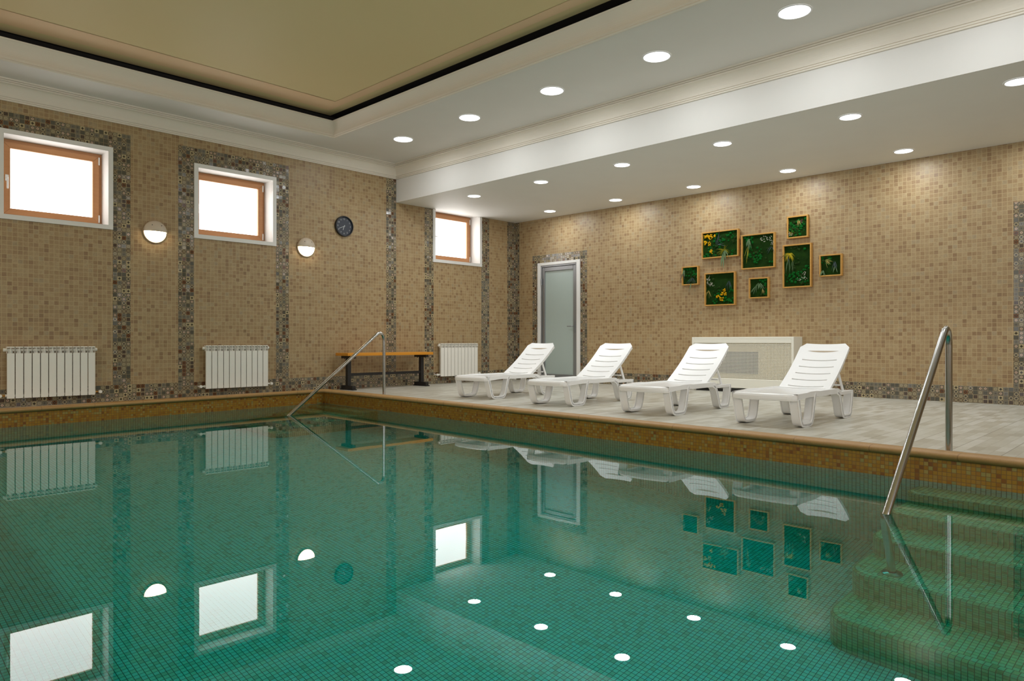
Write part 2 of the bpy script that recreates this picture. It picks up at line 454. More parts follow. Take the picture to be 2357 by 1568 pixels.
# cornice: lies against left wall and bulkhead, meets the soffit 0.11 m out
cp = [(0, 3.325), (.016, 3.325), (.016, 3.338), (.009, 3.340), (.009, 3.344), (.018, 3.346), (.018, 3.360), (.011, 3.362), (.011, 3.366), (.020, 3.368), (.020, 3.382)]
for i in range(1, 10):
    t_ = i/9*PI/2
    cp.append((.018+.060*(1-math.cos(t_)), 3.382+.112*math.sin(t_)))
cp += [(.086, 3.496), (.086, 3.508), (.079, 3.509), (.079, 3.514), (.094, 3.515), (.094, 3.527), (.087, 3.528), (.087, 3.533), (.104, 3.534), (.106, 3.55)]
mitred('trim_1', cp, [lambda o: (XM, -o), lambda o: (XB-o, -o), lambda o: (XB-o, YM)], M_CORNICE)
# moulding of the recess
mp = [(-.008, ZH), (.0, ZH-.012), (.012, ZH-.012), (.02, ZH+.0), (.014, ZH+.012), (.02, ZH+.02)]
for i in range(9):
    t_ = i/8
    mp.append((.02+.012*math.sin(t_*PI)*-1+.045*t_**1.6, ZH+.03+.15*t_))
mp += [(.072, ZH+.185), (.076, ZH+.2), (.066, ZH+.205), (-.01, ZH+.205), (-.01, ZH+.02)]
cn = [lambda o: (OX1-o, OY1-o), lambda o: (OX1-o, OY0+o), lambda o: (OX0+o, OY0+o), lambda o: (OX0+o, OY1-o), lambda o: (OX1-o, OY1-o)]
mitred('trim_2', mp, cn, M_CORNICE)
ZS = ZH+.305
def frame_quads(x0, x1, y0, y1, X0, X1, Y0, Y1, z):
    """flat frame between the outer rectangle (x0..) and the inner one (X0..)"""
    return [[(x0, Y1, z), (x1, Y1, z), (x1, y1, z), (x0, y1, z)], [(x0, y0, z), (x1, y0, z), (x1, Y0, z), (x0, Y0, z)],
            [(X1, Y0, z), (x1, Y0, z), (x1, Y1, z), (X1, Y1, z)], [(x0, Y0, z), (X0, Y0, z), (X0, Y1, z), (x0, Y1, z)]]
sx0, sx1, sy0, sy1 = OX0-.03, OX1-.03, OY0-.03, OY1+.05
quadobj('ceiling_stretch', [[(sx0, sy0, ZS), (sx1, sy0, ZS), (sx1, sy1, ZS), (sx0, sy1, ZS)]], M_STRETCH)
quadobj('trim_5', frame_quads(sx0+.14, sx1-.14, sy0+.14, sy1-.21, sx0+.40, sx1-.27, sy0+.40, sy1-.56, ZS-.004), M_BANDC)  # pinkish shading of the ceiling border put into the band colour
quadobj('trim_6', [[(OX0-.2, OY0-.2, ZS+.01), (OX1+.2, OY0-.2, ZS+.01), (OX1+.2, OY1+.2, ZS+.01), (OX0-.2, OY1+.2, ZS+.01)]], M_GAPSHADE)  # sheet over the gap, shade of the slot put into its colour
# side walls of the ceiling gap, its shade put into the near-black colour
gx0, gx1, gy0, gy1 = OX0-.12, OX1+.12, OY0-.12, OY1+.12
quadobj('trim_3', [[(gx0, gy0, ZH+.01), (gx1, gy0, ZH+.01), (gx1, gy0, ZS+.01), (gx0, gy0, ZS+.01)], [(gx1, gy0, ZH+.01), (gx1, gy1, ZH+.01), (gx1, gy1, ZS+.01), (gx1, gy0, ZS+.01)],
  [(gx1, gy1, ZH+.01), (gx0, gy1, ZH+.01), (gx0, gy1, ZS+.01), (gx1, gy1, ZS+.01)], [(gx0, gy1, ZH+.01), (gx0, gy0, ZH+.01), (gx0, gy0, ZS+.01), (gx0, gy1, ZS+.01)]], M_GAPSHADE)

# ---------------------------------------------------------------- pool shell
P0, P1, P2, P3 = Vector((-4.21, -.215)), Vector((-4.725, -10.4)), Vector((-9.55, -10.4)), Vector((-9.55, -.587))
WZ, FZ = -.17, -1.87
PT = .026
def poolwall(name, A_, B_, u0=0):
    L = (B_-A_).length; zs = (FZ, WZ-.012, -.022)
    bm = bmesh.new(); uvl = bm.loops.layers.uv.new('UVMap')
    for mi in (0, 1):
        f = bm.faces.new([bm.verts.new(p) for p in ((*A_, zs[mi]), (*B_, zs[mi]), (*B_, zs[mi+1]), (*A_, zs[mi+1]))]); f.material_index = mi
        for l, q in zip(f.loops, ((u0, zs[mi]), (u0+L/PT, zs[mi]), (u0+L/PT, zs[mi+1]), (u0, zs[mi+1]))): l[uvl].uv = (q[0], (q[1]+.022)/PT+200)
    tag(link(name, bm, [M_POOL, M_RISER], smooth='keep'), kind='structure')
poolwall('wall_pool_right', P0, P1); poolwall('wall_pool_near', P1, P2); poolwall('wall_pool_side', P2, P3); poolwall('wall_pool_left', P3, P0, 3000)
ps = (P0, P1, P2, P3)
plainwall('floor_pool', [(*p, FZ) for p in ps], [(p.x/PT, p.y/PT) for p in ps], M_POOL)

# coping: bullnose stone following the pool edge
def offset_poly(o):
    """pool outline moved outward by o (o<0: towards the water)"""
    pts = [P0, P1, P2, P3]; c = sum(pts, Vector((0, 0)))/4; out = []
    for i in range(4):
        a_, b_, d_ = pts[i-1], pts[i], pts[(i+1) % 4]
        e1, e2 = (b_-a_).normalized(), (d_-b_).normalized()
        n1, n2 = Vector((-e1.y, e1.x)), Vector((-e2.y, e2.x))
        if n1.dot(b_-c) < 0: n1 = -n1
        if n2.dot(b_-c) < 0: n2 = -n2
        m_ = (n1+n2)/(1+n1.dot(n2))
        out.append(b_+m_*o)
    return out
prof = [(.0, -.026), (-.006, -.026)]
for i in range(13):
    t_ = -PI/2+i/12*PI
    prof.append((-.004-.022*math.cos(t_)+(.012 if i > 9 else 0)*(i-9)/3, .001+.027*math.sin(t_)))
prof += [(.03, .0285), (.070, .027), (.084, .016), (.092, .0), (.093, -.04)]
bm = bmesh.new(); uvl = bm.loops.layers.uv.new('UVMap'); rings = []
for o_, zz in prof:
    q = offset_poly(o_); rings.append([bm.verts.new((p.x, p.y, zz)) for p in q])
arc = [0, (P1-P0).length, (P1-P0).length+(P2-P1).length, 0]
for i in range(4):
    A0, B0 = ps[i], ps[(i+1) % 4]; L = (B0-A0).length
    for r0, r1 in zip(rings, rings[1:]):
        f = bm.faces.new((r0[i], r0[(i+1) % 4], r1[(i+1) % 4], r1[i])); f.smooth = True
        for l, uu in zip(f.loops, (0, L, L, 0)): l[uvl].uv = (uu/.52+.55, 0)
cop = link('trim_4', bm, M_COPE, smooth=True)
tag(cop, kind='structure')

# deck floor around the pool
oo = offset_poly(.092); zf = 0.0
R0, R1, R2, R3 = (0, 0), (0, YM), (XM, YM), (XM, 0)
q = [(p.x, p.y) for p in oo]
quadobj('floor', [
  [(*q[0], zf), (*q[1], zf), (*R1, zf), (*R0, zf)], [(*q[1], zf), (*q[2], zf), (*R2, zf), (*R1, zf)],
  [(*q[2], zf), (*q[3], zf), (*R3, zf), (*R2, zf)], [(*q[3], zf), (*q[0], zf), (*R0, zf), (*R3, zf)]], M_FLOOR)

# steps: slabs in the frame of the right-hand pool wall
E1 = (P1-P0).normalized(); N1 = Vector((E1.y, -E1.x))
if N1.x > 0: N1 = -N1
def PW(e, n): v = P0+E1*e+N1*n; return (v.x, v.y)
OFFS = [.26, .54, .82, 1.11, 1.39]; DEP = [.2, .5, .8, 1.1, 1.4]
def steps(name, e0, e1, open0, open1, label):
    bm = bmesh.new(); uvl = bm.loops.layers.uv.new('UVMap'); rc, rn = .11, .035
    for kx, (off, dp) in enumerate(zip(OFFS, DEP)):
        zt = WZ-dp; zb = FZ if kx == 4 else WZ-DEP[kx+1]
        def outline(ins):
            pts = []; r = rc-ins*.6
            def corner(ce, cn_, a0, a1):
                for i in range(7):
                    t_ = a0+(a1-a0)*i/6; pts.append((ce+r*math.cos(t_), cn_+r*math.sin(t_)))
            a_, b_, n_ = e0+(ins if open0 else 0), e1-(ins if open1 else 0), off-ins
            pts.append((a_, 0))
            if open0: corner(a_+r, n_-r, PI, PI/2)
            else: pts.append((a_, n_))
            if open1: corner(b_-r, n_-r, PI/2, 0)
            else: pts.append((b_, n_))
            pts.append((b_, 0)); return pts
        lev = [(0, zb), (0, zt-rn)]+[(rn*(1-math.cos(i/4*PI/2)), zt-rn+rn*math.sin(i/4*PI/2)) for i in range(1, 5)]
        base = outline(0); arc_ = [0]
        for p_, q_ in zip(base, base[1:]): arc_.append(arc_[-1]+math.hypot(q_[0]-p_[0], q_[1]-p_[1]))
        i_ref = 8 if open0 else 1                     # where the straight front starts
        ref = arc_[i_ref-(0 if not open0 else 1)]; eref = base[i_ref-(0 if not open0 else 1)][0]
        rg = []; vv = [0]
        for i, (ins, zz) in enumerate(lev):
            rg.append([bm.verts.new((*PW(e, n), zz)) for e, n in outline(ins)])
            if i: vv.append(vv[-1]+math.hypot(lev[i][0]-lev[i-1][0], lev[i][1]-lev[i-1][1]))
        tot = vv[-1]
        for i in range(len(lev)-1):
            for j in range(len(base)-1):
                f = bm.faces.new((rg[i][j], rg[i][j+1], rg[i+1][j+1], rg[i+1][j])); f.smooth = True
                for l, (jj, ii) in zip(f.loops, ((j, i), (j+1, i), (j+1, i+1), (j, i+1))):
                    l[uvl].uv = ((arc_[jj]-ref+eref)/PT, (vv[ii]-tot)/PT+200*kx)
        f = bm.faces.new(rg[-1]); on = outline(rn)
        for l, (e, n) in zip(f.loops, on): l[uvl].uv = (e/PT, (off-rn-n)/PT+200*kx)
    o = link(name, bm, M_STEPS, smooth='keep')
    tag(o, label, 'steps', 'mosaic steps going down into the pool')
    return o
YS = 8.0
steps('pool_steps', YS-.215, (P1-P0).length, True, False, 'wide flight of underwater mosaic steps at the right, below the nearer handrail')
steps('pool_steps', 0, 1.42, False, True, 'small flight of submerged mosaic steps in the far pool corner by the bench')

# water
bm = bmesh.new()
wp = offset_poly(.002); 
def wr(z): return [bm.verts.new((p.x, p.y, z)) for p in wp]
bm.faces.new(wr(FZ-.05)[::-1]); bm.faces.new(wr(WZ))
for i in range(4):
    q0, q1 = wp[i], wp[(i+1) % 4]
    bm.faces.new([bm.verts.new(v) for v in ((q0.x, q0.y, FZ-.05), (q1.x, q1.y, FZ-.05), (q1.x, q1.y, WZ), (q0.x, q0.y, WZ))])
bm.normal_update()
cc_ = sum(wp, Vector((0, 0)))/4
for f in bm.faces:
    c_ = f.calc_center_median()
    outw = Vector((c_.x-cc_.x, c_.y-cc_.y, (c_.z-(WZ+FZ)/2)*8))
    if f.normal.dot(outw) < 0: f.normal_flip()
    f.smooth = True
water = link('pool_water', bm, mat_water(), smooth='keep')
tag(water, 'clear still turquoise water filling the mosaic pool', 'water', kind='stuff')

# ---------------------------------------------------------------- windows
FILL_DAY = 64
def window(ix, w, handle_open=False):
    u0, u1, z0, z1 = w; hu0, hu1, hz0, hz1 = HOLES[ix-1]
    top = ix != 3
    bm = bmesh.new(); c = .018
    X = lambda u: -u
    box(bm, X(u0), X(hu0), -c, .02, z0, z1)      # right-hand jamb (towards +x)
    box(bm, X(hu1), X(u1), -c, .02, z0, z1)
    box(bm, X(hu1), X(hu0), -c, .02, z0, hz0)
    if top: box(bm, X(hu1), X(hu0), -c, .02, hz1, z1)
    # reveals
    D = .30
    box(bm, X(hu0)-.001, X(hu0)+.03, .02, D, hz0-.03, hz1+.03)
    box(bm, X(hu1)-.03, X(hu1)+.001, .02, D, hz0-.03, hz1+.03)
    box(bm, X(hu1), X(hu0), .02, D, hz0-.03, hz0)
    box(bm, X(hu1), X(hu0), .02, D, hz1, hz1+.03)
    cas = tag(link('window_%d' % ix, bm, M_WPAINT), kind='structure')
    yf, F = .235, .052
    fr = bmesh.new()
    a_, b_, c_, d_ = X(hu1), X(hu0), hz0, hz1
    def ring(bm, a_, b_, c_, d_, F, y0, y1):
        # mitred frame
        o4 = [(a_, c_), (b_, c_), (b_, d_), (a_, d_)]; i4 = [(a_+F, c_+F), (b_-F, c_+F), (b_-F, d_-F), (a_+F, d_-F)]
        for i in range(4):
            j = (i+1) % 4
            v = [bm.verts.new((p[0], yy, p[1])) for yy in (y0, y1) for p in (o4[i], o4[j], i4[j], i4[i])]
            for q_ in [(0,1,2,3), (7,6,5,4), (0,4,5,1), (2,6,7,3), (1,5,6,2), (0,3,7,4)]: bm.faces.new([v[t_] for t_ in q_])
    ring(fr, a_, b_, c_, d_, F, yf, yf+.06)
    link('window_frame', fr, M_WINWOOD, cas, bevel=.003)
    sh = bmesh.new(); g = .035
    ring(sh, a_+g, b_-g, c_+g, d_-g, .068, yf-.022, yf+.045)
    sash = link('sash', sh, M_WINWOOD, cas, bevel=.004)
    bm = bmesh.new(); s_ = g+.068
    box(bm, a_+s_-.004, b_-s_+.004, yf+.012, yf+.018, c_+s_-.004, d_-s_+.004)
    link('pane', bm, M_PANE, sash)
    # dark seal line and hinges
    bm = bmesh.new()
    bm.free()
    for zz in (c_+.09, d_-.09):
        bm = bmesh.new(); tube(bm, [(b_-g-.0, yf-.024, zz-.045), (b_-g-.0, yf-.024, zz+.045)], .009, 8)
        link('hinge', bm, M_WPAINT, sash, smooth=True)
    bm = bmesh.new(); hx, hz = a_+g+.034, (c_+d_)/2
    box(bm, hx-.016, hx+.016, yf-.034, yf-.022, hz-.035, hz+.035)
    if handle_open: tube(bm, [(hx, yf-.03, hz), (hx, yf-.06, hz), (hx+.02, yf-.065, hz), (hx+.13, yf-.062, hz-.008)], .010, 8)
    else: tube(bm, [(hx, yf-.03, hz), (hx, yf-.06, hz), (hx, yf-.065, hz-.02), (hx, yf-.062, hz-.125)], .010, 8)
    link('handle', bm, M_WPAINT, sash, bevel=.002)
    return cas
t = NT('frosted_window_pane_in_daylight'); p_ = t.coord()
e = t.n('ShaderNodeEmission'); e.inputs[0].default_value = (1, .985, .975, 1); e.inputs[1].default_value = 4.0
b = t.n('ShaderNodeBsdfPrincipled'); b.inputs['Base Color'].default_value = (.85, .86, .87, 1); b.inputs['Roughness'].default_value = .25
ad = t.n('ShaderNodeAddShader'); t.t.links.new(e.outputs[0], ad.inputs[0]); t.t.links.new(b.outputs[0], ad.inputs[1]); t.t.links.new(ad.outputs[0], t.out.inputs[0])
M_PANE = t.m
window(1, WIN[0]); window(2, WIN[1]); window(3, WIN[2], True)

# unseen glazing added behind the camera as fill light: frosted daylight panes in white frames
M_FILLPANE = emit('added_fill_glazing', (.97, .985, 1, 1), .8)
def glazing(ix, axis, c0, c1, z0, z1, power):
    bm = bmesh.new(); pn = bmesh.new(); n = 4; w = (c1-c0)/n
    def B(m, a0, a1, d0, d1, b0, b1):
        if axis == 'x': box(m, XM+d0, XM+d1, a0, a1, b0, b1)
        else: box(m, a0, a1, YM+d0, YM+d1, b0, b1)
    for i in range(n+1): B(bm, c0+w*i-.04, c0+w*i+.04, .0, .06, z0, z1)
    for zz in (z0, z1): B(bm, c0+.04, c1-.04, .0, .06, zz-.04, zz+.04)
    o = tag(link('window_%d' % ix, bm, M_WPAINT), kind='structure')
    B(pn, c0, c1, .015, .025, z0, z1); link('pane', pn, M_FILLPANE, o)
    L = bpy.data.lights.new('fill_daylight', 'AREA'); L.shape = 'RECTANGLE'; L.size = c1-c0-.1; L.size_y = z1-z0-.1; L.energy = power; L.color = (.97, .985, 1)
    l = bpy.data.objects.new('fill_daylight', L); COL.objects.link(l); L.cycles.is_caustics_light = True
    if axis == 'x': l.location = (XM+.08, (c0+c1)/2, (z0+z1)/2); l.rotation_euler = (PI/2, 0, -PI/2)
    else: l.location = ((c0+c1)/2, YM+.08, (z0+z1)/2); l.rotation_euler = (PI/2, 0, 0)
glazing(4, 'x', -10.2, -2.2, .8, 2.9, FILL_DAY*.8); glazing(5, 'y', -10.8, -4.8, .8, 2.9, FILL_DAY*1.05)

# ---------------------------------------------------------------- door
bm = bmesh.new()
y0, y1, zt = -DO[1], -DO[0], DO[3]; cw = .10
box(bm, -.02, .03, y0, y0+.075, 0, zt); box(bm, -.02, .03, y1-.075, y1, 0, zt); box(bm, -.02, .03, y0+.075, y1-.075, zt-.05, zt)
door = tag(link('door_1', bm, M_WPAINT, bevel=.004), kind='structure')
bm = bmesh.new()
fy0, fy1, fz = y0+.075, y1-.075, zt-.05
for (a_, b_, c_, d_) in ((fy0, fy0+.03, 0, fz), (fy1-.03, fy1, 0, fz), (fy0+.03, fy1-.03, fz-.03, fz)):
    box(bm, -.008, .05, a_, b_, c_, d_)
link('door_frame', bm, M_ALU, door, bevel=.003)
leaf = bmesh.new()
ly0, ly1, lz = fy0+.033, fy1-.033, fz-.034
for (a_, b_, c_, d_) in ((ly0, ly0+.055, .01, lz), (ly1-.055, ly1, .01, lz), (ly0+.055, ly1-.055, lz-.075, lz), (ly0+.055, ly1-.055, .01, .13)):
    box(leaf, .0, .045, a_, b_, c_, d_)
lf = link('door_leaf', leaf, M_ALU, door, bevel=.006)
bm = bmesh.new(); box(bm, .02, .026, ly0+.05, ly1-.05, .12, lz-.07)
link('glass_panel', bm, M_FROST, lf)
bm = bmesh.new()
box(bm, -.01, .0, ly0+.012, ly0+.042, .86, 1.08)
tube(bm, [(-.005, ly0+.027, .985), (-.05, ly0+.027, .985), (-.055, ly0+.04, .985), (-.052, ly0+.15, .985)], .009, 10)
tube(bm, [(-.012, ly0+.027, .905), (.0, ly0+.027, .905)], .012, 12)
link('door_handle', bm, M_ALU, lf, bevel=.002)
for zz in (1.80, .35):
    bm = bmesh.new(); tube(bm, [(-.018, fy1-.03, zz-.06), (-.018, fy1-.03, zz+.06)], .011, 10)
    link('hinge', bm, M_ALU, lf, smooth=True, autosmooth=.8)

# ---------------------------------------------------------------- downlights
M_LAMP = emit('downlight_diffuser', (1, .985, .96, 1), 9.0)
M_TRIM = plain('white_downlight_trim', lin(235, 235, 235), .4)
def downlight(loc, r, label, group, power, col=(.90, .96, 1)):
    root = empty('downlight', loc)
    tag(root, label, 'light', group)
    bm = bmesh.new(); lathe(bm, [(r+.012, -.001), (r+.012, -.006), (r+.004, -.009), (r-.002, -.006), (r-.004, -.001)], 40, cap=False)
    link('trim_ring', bm, M_TRIM, root, smooth=True)
    bm = bmesh.new(); lathe(bm, [(0.0001, -.0045), (r-.003, -.0045), (r-.003, -.001)], 40, cap=False)
    link('diffuser', bm, M_LAMP, root, smooth=True, autosmooth=.5)
    L = bpy.data.lights.new('downlight_beam', 'AREA'); L.energy = power; L.color = col; L.shape = 'DISK'; L.size = r*1.9
    lo_ = bpy.data.objects.new('downlight_beam', L); COL.objects.link(lo_); lo_.parent = root; lo_.location = (0, 0, -.012)
    L.cycles.is_caustics_light = True
    return root
ordn = ['first', 'second', 'third', 'fourth', 'fifth', 'sixth', 'seventh']
PW_HI, PW_LO = 9.6, 7.6
for kx in range(6):
    yy = -1.285-1.377*kx
    downlight((-3.61, yy, ZH), .13, '%s round downlight from the window wall in the high soffit along the pool' % ordn[kx], 'downlights in the high soffit', PW_HI)
    downlight((-2.257, yy, ZL), .098, '%s downlight from the window wall in the low ceiling, row beside the bulkhead' % ordn[kx], 'downlights in the low ceiling', PW_LO)
    downlight((-.489, yy, ZL), .098, '%s downlight from the window wall in the low ceiling, row along the picture wall' % ordn[kx], 'downlights in the low ceiling', PW_LO)

for kx in range(5):  # extra downlights added out of view to brighten pool and walls
    downlight((-11.7, -1.285-2.07*kx, ZH), .13, '%s unseen fill downlight from the window wall, added in the soffit behind the camera' % ordn[kx], 'unseen fill downlights added behind the camera', 22, (1, .90, .74))
# ---------------------------------------------------------------- wall lamps
M_GLOW = emit('warm_lamp_diffuser', (1, .80, .55, 1), 14.0)
M_HOOD = plain('taupe_lamp_hood', lin(206, 190, 170), .45)
def wall_lamp(x, zc, label):
    root = empty('wall_lamp', (x, 0, zc)); tag(root, label, 'wall lamp', 'round wall lamps on the window wall')
    R = .135
    def dome(bm, a0, a1, rad, dep, n=24):
        rings = []
        for i in range(9):
            t_ = i/8*PI/2; rr, hh = rad*math.cos(t_), dep*math.sin(t_)
            rings.append([bm.verts.new((rr*math.cos(a0+(a1-a0)*k/n), -.022-hh, rr*math.sin(a0+(a1-a0)*k/n))) for k in range(n+1)])
        for A_, B_ in zip(rings, rings[1:]):
            for k in range(n): bm.faces.new((A_[k], A_[k+1], B_[k+1], B_[k]))
        bmesh.ops.remove_doubles(bm, verts=bm.verts[:], dist=1e-5)
    bm = bmesh.new(); M = Matrix.Rotation(PI/2, 4, 'X')
    lathe(bm, [(R, .002), (R+.003, .012), (R, .024), (R-.01, .026)], 40, M)
    link('base', bm, M_HOOD, root, smooth=True, autosmooth=.7)
    bm = bmesh.new(); dome(bm, 0, PI, R, .075); o = link('hood', bm, M_HOOD, root, smooth=True)
    sm = o.modifiers.new('Solid', 'SOLIDIFY'); sm.thickness = .004; sm.offset = 1
    bm = bmesh.new(); dome(bm, PI+.0, 2*PI-.0, R-.006, .07); link('diffuser', bm, M_GLOW, root, smooth=True)
    for sx in (-1, 1):
        bm = bmesh.new(); mm = Matrix.Translation((sx*.055, -.082, .075)) @ Matrix.Rotation(PI/2, 4, 'X'); lathe(bm, [(.005, 0), (.005, .006), (.001, .008)], 10, mm)
        link('screw', bm, M_BLACK, root)
    return root
wall_lamp(-6.455, 2.072, 'round half-hooded wall lamp between the two large windows')
wall_lamp(-4.392, 2.078, 'round half-hooded wall lamp nearer the clock')

# ---------------------------------------------------------------- clock
ck = empty('wall_clock', (-3.757, 0, 2.456)); tag(ck, 'round dark wall clock with pale numerals on the mosaic wall', 'clock')
R = .155; M = Matrix.Rotation(PI/2, 4, 'X')
bm = bmesh.new(); lathe(bm, [(R, .002), (R+.001, .03), (R-.004, .04), (R-.014, .04), (R-.018, .022), (R-.018, .018)], 48, M, cap=False)
link('rim', bm, plain('black_clock_rim', lin(28, 30, 34), .35), ck, smooth=True, autosmooth=.6)
bm = bmesh.new(); lathe(bm, [(R-.016, .004), (R-.016, .018)], 48, M)
link('clock_face', bm, plain('slate_clock_face', lin(58, 62, 72), .5), ck)
M_NUM = plain('pale_clock_print', lin(186, 186, 184), .5)
def text_mesh(name, s, size, loc, parent, mat):
    cu = bpy.data.curves.new(name, 'FONT'); cu.body = s; cu.size = size; cu.align_x = 'CENTER'; cu.align_y = 'CENTER'; cu.extrude = .0006
    o = bpy.data.objects.new(name, cu); COL.objects.link(o)
    bpy.context.view_layer.update()
    me = bpy.data.meshes.new_from_object(o.evaluated_get(bpy.context.evaluated_depsgraph_get()))
    bpy.data.objects.remove(o); o = bpy.data.objects.new(name, me); COL.objects.link(o)
    me.materials.clear(); me.materials.append(mat)
    o.rotation_euler = (PI/2, 0, 0); o.location = loc; o.parent = parent; return o
for n_ in range(1, 13):
    an = PI/2-n_*PI/6
    text_mesh('numeral', str(n_), .034, (.108*math.cos(an), -.0192, .108*math.sin(an)), ck, M_NUM)
def hand(name, ang, l, w, y):
    bm = bmesh.new(); d_ = Vector((math.sin(ang), 0, math.cos(ang))); n_ = Vector((d_.z, 0, -d_.x))
    obox(bm, d_*(l/2-.012), (d_, n_, Vector((0, 1, 0))), (l/2+.006, w/2, .0006))
    o = link(name, bm, plain('pale_clock_hand', lin(220, 222, 222), .4), ck, loc=(0, y, 0)); return o
hand('hour_hand', math.radians(200), .068, .006, -.0225); hand('minute_hand', math.radians(246), .105, .0045, -.0245)

# ---------------------------------------------------------------- radiators
def rad_section():
    """one section, origin at its bottom centre on the wall; bodies 80 mm apart"""
    W = .0695
    bm = bmesh.new()
    box(bm, -W/2, W/2, -.098, -.090, .0, .488)                       # front plate
    box(bm, -W/2, W/2, -.094, -.078, .0, .012)
    box(bm, -W/2, W/2, -.098, -.036, .548, .560)                     # top cap
    box(bm, -.003, .003, -.098, -.05, .486, .552)                    # centre web
    for sx in (-1, 1):
        box(bm, sx*W/2-.002*(sx > 0)-.0, sx*W/2+.002*(sx < 0), -.096, -.05, .486, .552)
    box(bm, -W/2, W/2, -.092, -.044, .512, .516)
    box(bm, -W/2, W/2, -.085, -.060, .528, .531)
    box(bm, -.021, .021, -.075, -.045, .03, .54)                     # water way
    box(bm, -W/2+.004, W/2-.004, -.084, -.08, .02, .48)
    box(bm, -.004, .004, -.09, -.035, .02, .54)
    return bm
def radiator(x0, n, z, label):
    root = empty('radiator', (x0, 0, z)); tag(root, label, 'radiator', 'white sectional radiators on the window wall')
    pitch = .0778; first = None
    for i in range(n):
        if first is None:
            first = link('section', rad_section(), M_RAD, root, bevel=.0035, seg=2); s_ = first
        else:
            s_ = first.copy(); COL.objects.link(s_); s_.parent = root
        s_.location = (pitch*(i+.5), 0, 0)
    bm = bmesh.new()
    bm.free()
    for zz in (.03, .525):
        bm = bmesh.new(); tube(bm, [(-.006, -.06, zz), (n*pitch+.006, -.06, zz)], .016, 12)
        link('manifold_pipe', bm, M_RAD, root, smooth=True, autosmooth=.6)
    for xx, zz in ((-.012, .525), (n*pitch+.012, .525)):
        bm = bmesh.new(); tube(bm, [(xx-.012, -.06, zz), (xx+.012, -.06, zz)], .02, 8)
        link('end_plug', bm, M_RAD, root, bevel=.002)
    for sx, xx in ((-1, -.0), (1, n*pitch)):
        bm = bmesh.new()
        tube(bm, [(xx, -.06, .03), (xx+sx*.045, -.06, .03), (xx+sx*.055, -.055, .03), (xx+sx*.055, 0.0, .03)], .010, 10)
        v = link('valve', bm, M_RAD if label.find('small') >= 0 or label.find('middle') >= 0 else M_BRASS, root, smooth=True, autosmooth=.8)
        bm = bmesh.new(); lathe(bm, [(.018, 0), (.02, .004), (.019, .03), (.015, .036)], 16, Matrix.Translation((xx+sx*.055, -.06, .03)) @ Matrix.Rotation(PI/2, 4, 'X'))
        link('valve_cap', bm, M_RAD, root, smooth=True, autosmooth=.8)
    for xx in (pitch*1.5, pitch*(n-1.5)):
        bm = bmesh.new(); box(bm, xx-.006, xx+.006, -.05, 0, .50, .52)
        link('wall_bracket', bm, M_RAD, root)
    return root
radiator(-7.990, 11, .100, 'white radiator under the left window, at the left edge of the photo')
radiator(-5.865, 11, .105, 'middle white radiator under the second window')
radiator(-1.925, 11, .125, 'white radiator beyond the bench, under the small far window')

# ---------------------------------------------------------------- bench
bn = empty('bench', (-3.14, -.24, 0)); tag(bn, 'orange pine bench on black steel legs against the window wall', 'bench')
for ya, yb in ((-.165, -.005), (.005, .165)):
    bm = bmesh.new(); box(bm, -.80, .80, ya, yb, .505, .548)
    link('seat_board', bm, M_BENCH, bn, bevel=.004)
for sx in (-1, 1):
    xx = sx*.685
    bm = bmesh.new(); box(bm, xx-.03, xx+.03, -.03, .03, .06, .47)
    leg = link('leg', bm, M_BLACK, bn, bevel=.003)
    bm = bmesh.new(); box(bm, xx-.028, xx+.028, -.15, .15, .466, .504)
    for yy in (-.1, .1): tube(bm, [(xx, yy, .45), (xx, yy, .47)], .006, 8)
    link('bracket', bm, M_BLACK, leg, bevel=.002)
    bm = bmesh.new(); box(bm, xx-.03, xx+.03, -.15, .15, .014, .064); box(bm, xx-.036, xx+.036, -.17, .17, 0, .014)
    link('foot', bm, M_BLACK, leg, bevel=.002)
bm = bmesh.new(); box(bm, -.66, .66, -.012, .012, .205, .245)
link('stretcher', bm, M_BLACK, bn, bevel=.002)

# ---------------------------------------------------------------- handrails
def handrail(loc, top, reach, drop_x, foot_z, r, label):
    """post rises at the origin, bends and slants over the water (-x), then drops vertical to a step"""
    root = empty('handrail', loc); tag(root, label, 'handrail', 'stainless handrails into the pool')
    pts = [(0, 0, 0), (0, 0, top-.11)]
    pts += [(-.002, 0, top-.085), (-.012, 0, top-.045), (-.035, 0, top-.016), (-.07, 0, top-.004-.0), (-.105, 0, top-.018)]
    sx, sz = -reach, WZ-.0-loc[2]
    pts += [(-.14, 0, top-.018-(.035)*(top-.018-sz)/(reach-.105))]
    pts += [(sx, 0, sz), (sx-.0, 0, sz)]
    pts = pts[:-1]
    dx = -drop_x
    pts += [(sx-.03, 0, sz-.028), (sx-.045, 0, sz-.07), (sx-.042, 0, sz-.12), (dx, 0, foot_z-loc[2])]
    bm = bmesh.new(); tube(bm, pts, r, 20)
    link('rail', bm, M_STEEL, root, smooth=True, autosmooth=.9)
    for px, pz in ((0, 0), (dx, foot_z-loc[2])):
        bm = bmesh.new(); lathe(bm, [(.052, 0), (.05, .008), (.032, .016), (r+.001, .02)] if pz < -.1 else [(r+.006, 0), (r+.006, .004), (r, .006)], 28, Matrix.Translation((px, 0, pz)))
        link('flange', bm, M_STEEL, root, smooth=True, autosmooth=.8)
    return root
handrail((-4.445, -8.135, 0), .80, 1.26, 1.17, WZ-1.1, .0205, 'nearer stainless steel handrail at the right edge, over the wide pool steps')
handrail((-4.06, -1.46, 0), .835, 1.375, 1.30, FZ, .0205, 'farther stainless steel handrail by the bench in the far pool corner')

